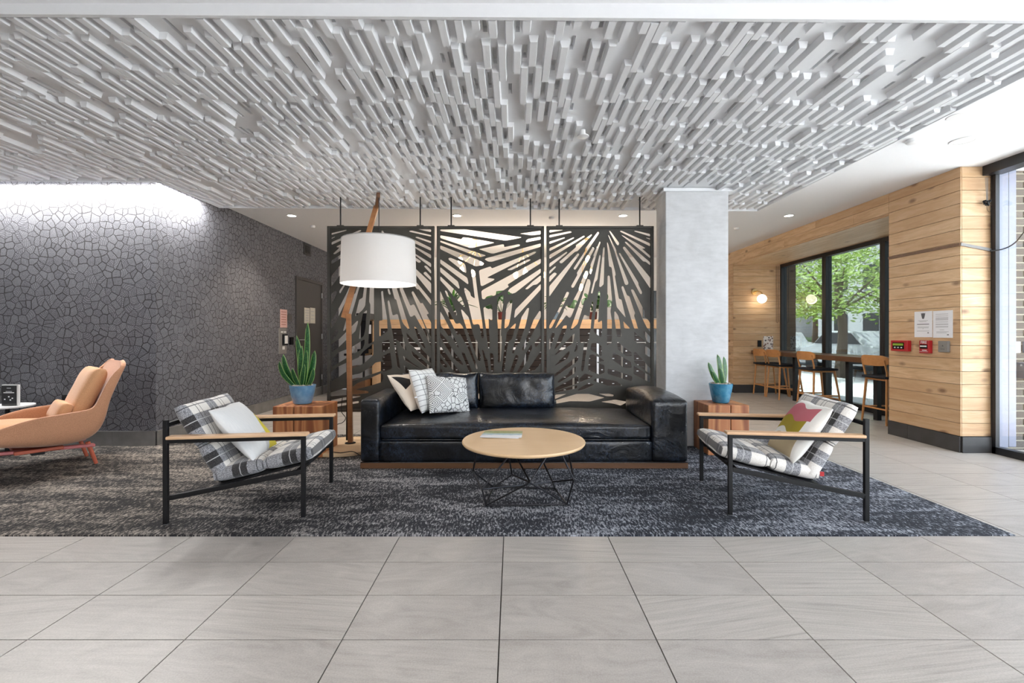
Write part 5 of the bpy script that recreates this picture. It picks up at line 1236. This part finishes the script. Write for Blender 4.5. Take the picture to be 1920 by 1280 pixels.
# pendants
def pendant(label, hub, bulbs, top):
    t = thing('brass_pendant', label, 'pendant light', tuple(hub), group='branching brass pendant lamps in the rear room')
    MB().tube([(hub.x, hub.y, CZ-.001), hub], .005, 8).build('drop_rod', M['gold'], t, smooth=True)
    MB().lathe([(.06, -.02), (.06, 0)], 20, (hub.x, hub.y, CZ)).build('canopy', M['gold'], t)
    for b in bulbs:
        a = MB().tube([hub, b+Vector((0,0,.05))], .006, 8).build('branch', M['gold'], t, smooth=True)
        MB().tube([b+Vector((0,0,.06)), b+Vector((0,0,.02))], .016, 12).build('socket', M['gold'], a, smooth=True)
        MB().ball(b-Vector((0,0,.03)), .042, 16, 10, 1.5).build('bulb', M['bulb'], a, smooth=True)
    light('pendant_glow', 'POINT', tuple(hub-Vector((0,0,.25))), 26, (1,.86,.72), size=.12)
YP = 8.1
pendant('brass pendant with four bare bulbs behind the middle screen', P(893, 468, YP), [P(863, 485, YP), P(866, 503, YP+.1), P(887, 509, YP-.1), P(904, 490, YP+.2)], 0)
pendant('brass pendant with large bulbs right of centre behind the middle screen', P(980, 470, YP), [P(967, 512, YP), P(985, 508, YP+.1), P(1018, 512, YP)], 0)
pendant('brass pendant with many bulbs behind the right screen', P(1098, 462, YP), [P(1102, 482, YP), P(1108, 508, YP+.1), P(1098, 512, YP), P(1089, 535, YP-.1), P(1062, 528, YP)], 0)
# ---------------------------------------------------------------- outside
struct('ground', MB().box(XNW+.12, 60, -20, 60, -.25, -.13).box(-30, XNW+.12, -30, -3.8, -.25, -.13), M['asphalt'])
struct('pavement', MB().box(XNW+.13, 9.2, 6, 40, -.13, -.03).box(XNW+.13, 14, -20, 6, -.13, -.03), M['paving'])  # unseen part beside the right windows widened to bounce sun onto the ceiling
bw_ = thing('brick_wall', 'outdoor wall of grey brown bricks with pale mortar at the right edge', 'brick wall', (5.9, 4.8, 0))
BX0, BX1, BYF = X(1882, 4.75), 6.6, 4.76
MB().box(BX0, BX1, BYF+.008, BYF+.12, -.1, 3.3).build('mortar_bed', M['mortar'], bw_)
me = None; z = -.05; r = 0
while z < 3.2:
    x = BX0+(-.112 if r % 2 else 0)+.004
    while x < BX1:
        a, b = max(x, BX0), min(x+.203, BX1)
        if b-a > .03:
            full = abs((b-a)-.203) < 1e-4
            if full and me is not None:
                o = bpy.data.objects.new('brick', me); COL.objects.link(o); o.parent = bw_; o.location = Vector((a, BYF, z))-Vector((5.9, 4.8, 0))
            else:
                o = MB().box(0, b-a, 0, .03, 0, .062).build('brick', M['brick'], bw_, ml=Matrix.Translation(Vector((a, BYF, z))-Vector((5.9, 4.8, 0))))
                if full: me = o.data
        x += .213
    z += .0762; r += 1
def out_box(px0, px1, py0, py1, name, mat, lab, cat, dep=.04):
    o = MB().box(X(px0, BYF), X(px1, BYF), BYF-dep, BYF-.001, Z(py1, BYF), Z(py0, BYF)).build(name, mat, bevel=.004); tag(o, lab, cat); return o
out_box(1883, 1906, 640, 661, 'exterior_switch_box', M['whiteplastic'], 'white square box on the outdoor brick wall', 'wall box')
out_box(1916, 1930, 640, 661, 'exterior_plate', M['alu'], 'small metal plate at the right of the white box outdoors', 'wall plate')
t = thing('entry_call_box', 'pale grey call box on the outdoor brick wall below the white box', 'call box', (X(1915, BYF), BYF, Z(708, BYF)))
MB().box(X(1903, BYF), X(1935, BYF), BYF-.12, BYF, Z(708, BYF), Z(679, BYF)).build('housing', M['alu'], t, bevel=.006)
MB().cbox((X(1914, BYF-.12), BYF-.123, Z(684, BYF-.12)), (.018, .004, .018)).build('button', M['screenblack'], t)
# street scene through the niche windows
def tree(x, y, h, r, label, seed, n=2600):
    q = random.Random(seed); t = thing('street_tree', label, 'tree', (x, y, -.13))
    MB().tube(bez([(x, y, -.13), (x+.1, y, h*.3), (x, y+.1, h*.65)], 5), .16, 10, .08).build('trunk', M['bark'], t, smooth=True)
    mb = MB()
    for k in range(6):
        a = k*1.05; mb.tube([(x, y, h*.45), (x+r*.7*math.cos(a), y+r*.7*math.sin(a), h*.45+h*.35*q.random()+.4)], .05, 6, .015)
    mb.build('branches', M['bark'], t)
    mb = MB()
    cl_ = [Vector((q.gauss(0, .5)*r, q.gauss(0, .5)*r, q.uniform(-.35, .45)*h*.7)) for _ in range(26)]
    for k in range(n):
        c = q.choice(cl_)+Vector((q.gauss(0, .17), q.gauss(0, .17), q.gauss(0, .11)))*r+Vector((x, y, h*.68))
        d = Vector((q.gauss(0, 1), q.gauss(0, 1), q.gauss(0, .6))).normalized(); e = d.orthogonal().normalized(); s = q.uniform(.05, .10)
        mb.add([c-d*s, c+e*s*.5, c+d*s, c-e*s*.5], [(0, 1, 2, 3)])
    me = bpy.data.meshes.new('foliage'); Mi = MW[t.name].inverted(); me.from_pydata([tuple(Mi @ v) for v in mb.v], [], mb.f)
    o = link('foliage', me, M['treeleaf'], t); o['kind'] = 'stuff'
tree(9.6, 13.6, 4.2, 1.5, 'leafy street tree seen through the middle niche window', 1)
tree(12.9, 15.6, 4.8, 1.9, 'leafy street tree behind the right part of the niche window', 2)
tree(11.2, 19.5, 5.2, 2.2, 'leafy street tree furthest down the street', 3)
tree(15.6, 24, 6, 2.2, 'large leafy tree across the street', 4)
def building(x0, x1, y0, y1, h, label, mat):
    t = thing('street_building', label, 'building', ((x0+x1)/2, (y0+y1)/2, -.13)); MB().box(x0, x1, y0, y1, -.13, h).build('walls', mat, t)
    k = 0; z = 1.0
    while z+1.6 < h:
        yy = y0+.8
        while yy+1.2 < y1:
            w = MB().box(x0-.06, x0, yy, yy+1.2, z, z+1.5).build('window', M['darkglass'], t); yy += 2.6
        z += 3.0
    MB().box(x0-.2, x1, y0-.2, y1+.2, h, h+.25).build('cornice', mat, t)
building(22, 32, 14, 34, 9, 'pale rendered building across the street', M['house'])
building(20, 34, 36, 50, 7, 'pale building further along the street', M['house'])
struct('wall_street_end', MB().box(5.8, 34, 50, 50.5, -.13, 8), M['house'])
hg = MB(); q = random.Random(8)
for k in range(70):
    y = 12+q.random()*24; hg.ball((17.4+q.uniform(-.3, .3), y, .45+q.uniform(-.1, .25)), q.uniform(.4, .7), 8, 6)
o = hg.build('hedge', M['hedge'], smooth=True); tag(o, 'dark green hedge along the far side of the street', 'hedge'); o['kind'] = 'stuff'
def car(x, y, label, mat):
    t = thing('parked_car', label, 'car', (x, y, -.13), group='cars parked in the street')
    side = [(-2.1, .35), (-2.15, .75), (-1.75, .92), (-1.0, 1.0), (-.55, 1.42), (.75, 1.45), (1.35, 1.0), (2.0, .9), (2.15, .6), (2.1, .35)]
    o = MB().prism([(y+a, b-.13) for a, b in side], x-.85, x+.85, 'x').build('body', mat, t, bevel=.08, seg=3)
    MB().prism([(y+a, b-.13) for a, b in [(-.9, 1.02), (-.5, 1.36), (.7, 1.39), (1.2, 1.02)]], x-.87, x+.87, 'x').build('side_window', M['darkglass'], t)
    for a in (-1.35, 1.35):
        for s in (-.78, .78): MB().tube([(x+s-.1, y+a, .19), (x+s+.1, y+a, .19)], .32, 22).build('wheel', M['black'], t, smooth=True)
car(11.3, 14.8, 'silver car parked by the near trees', M['carwhite']); car(12.6, 22.0, 'silver car parked further down the street', M['carwhite'])
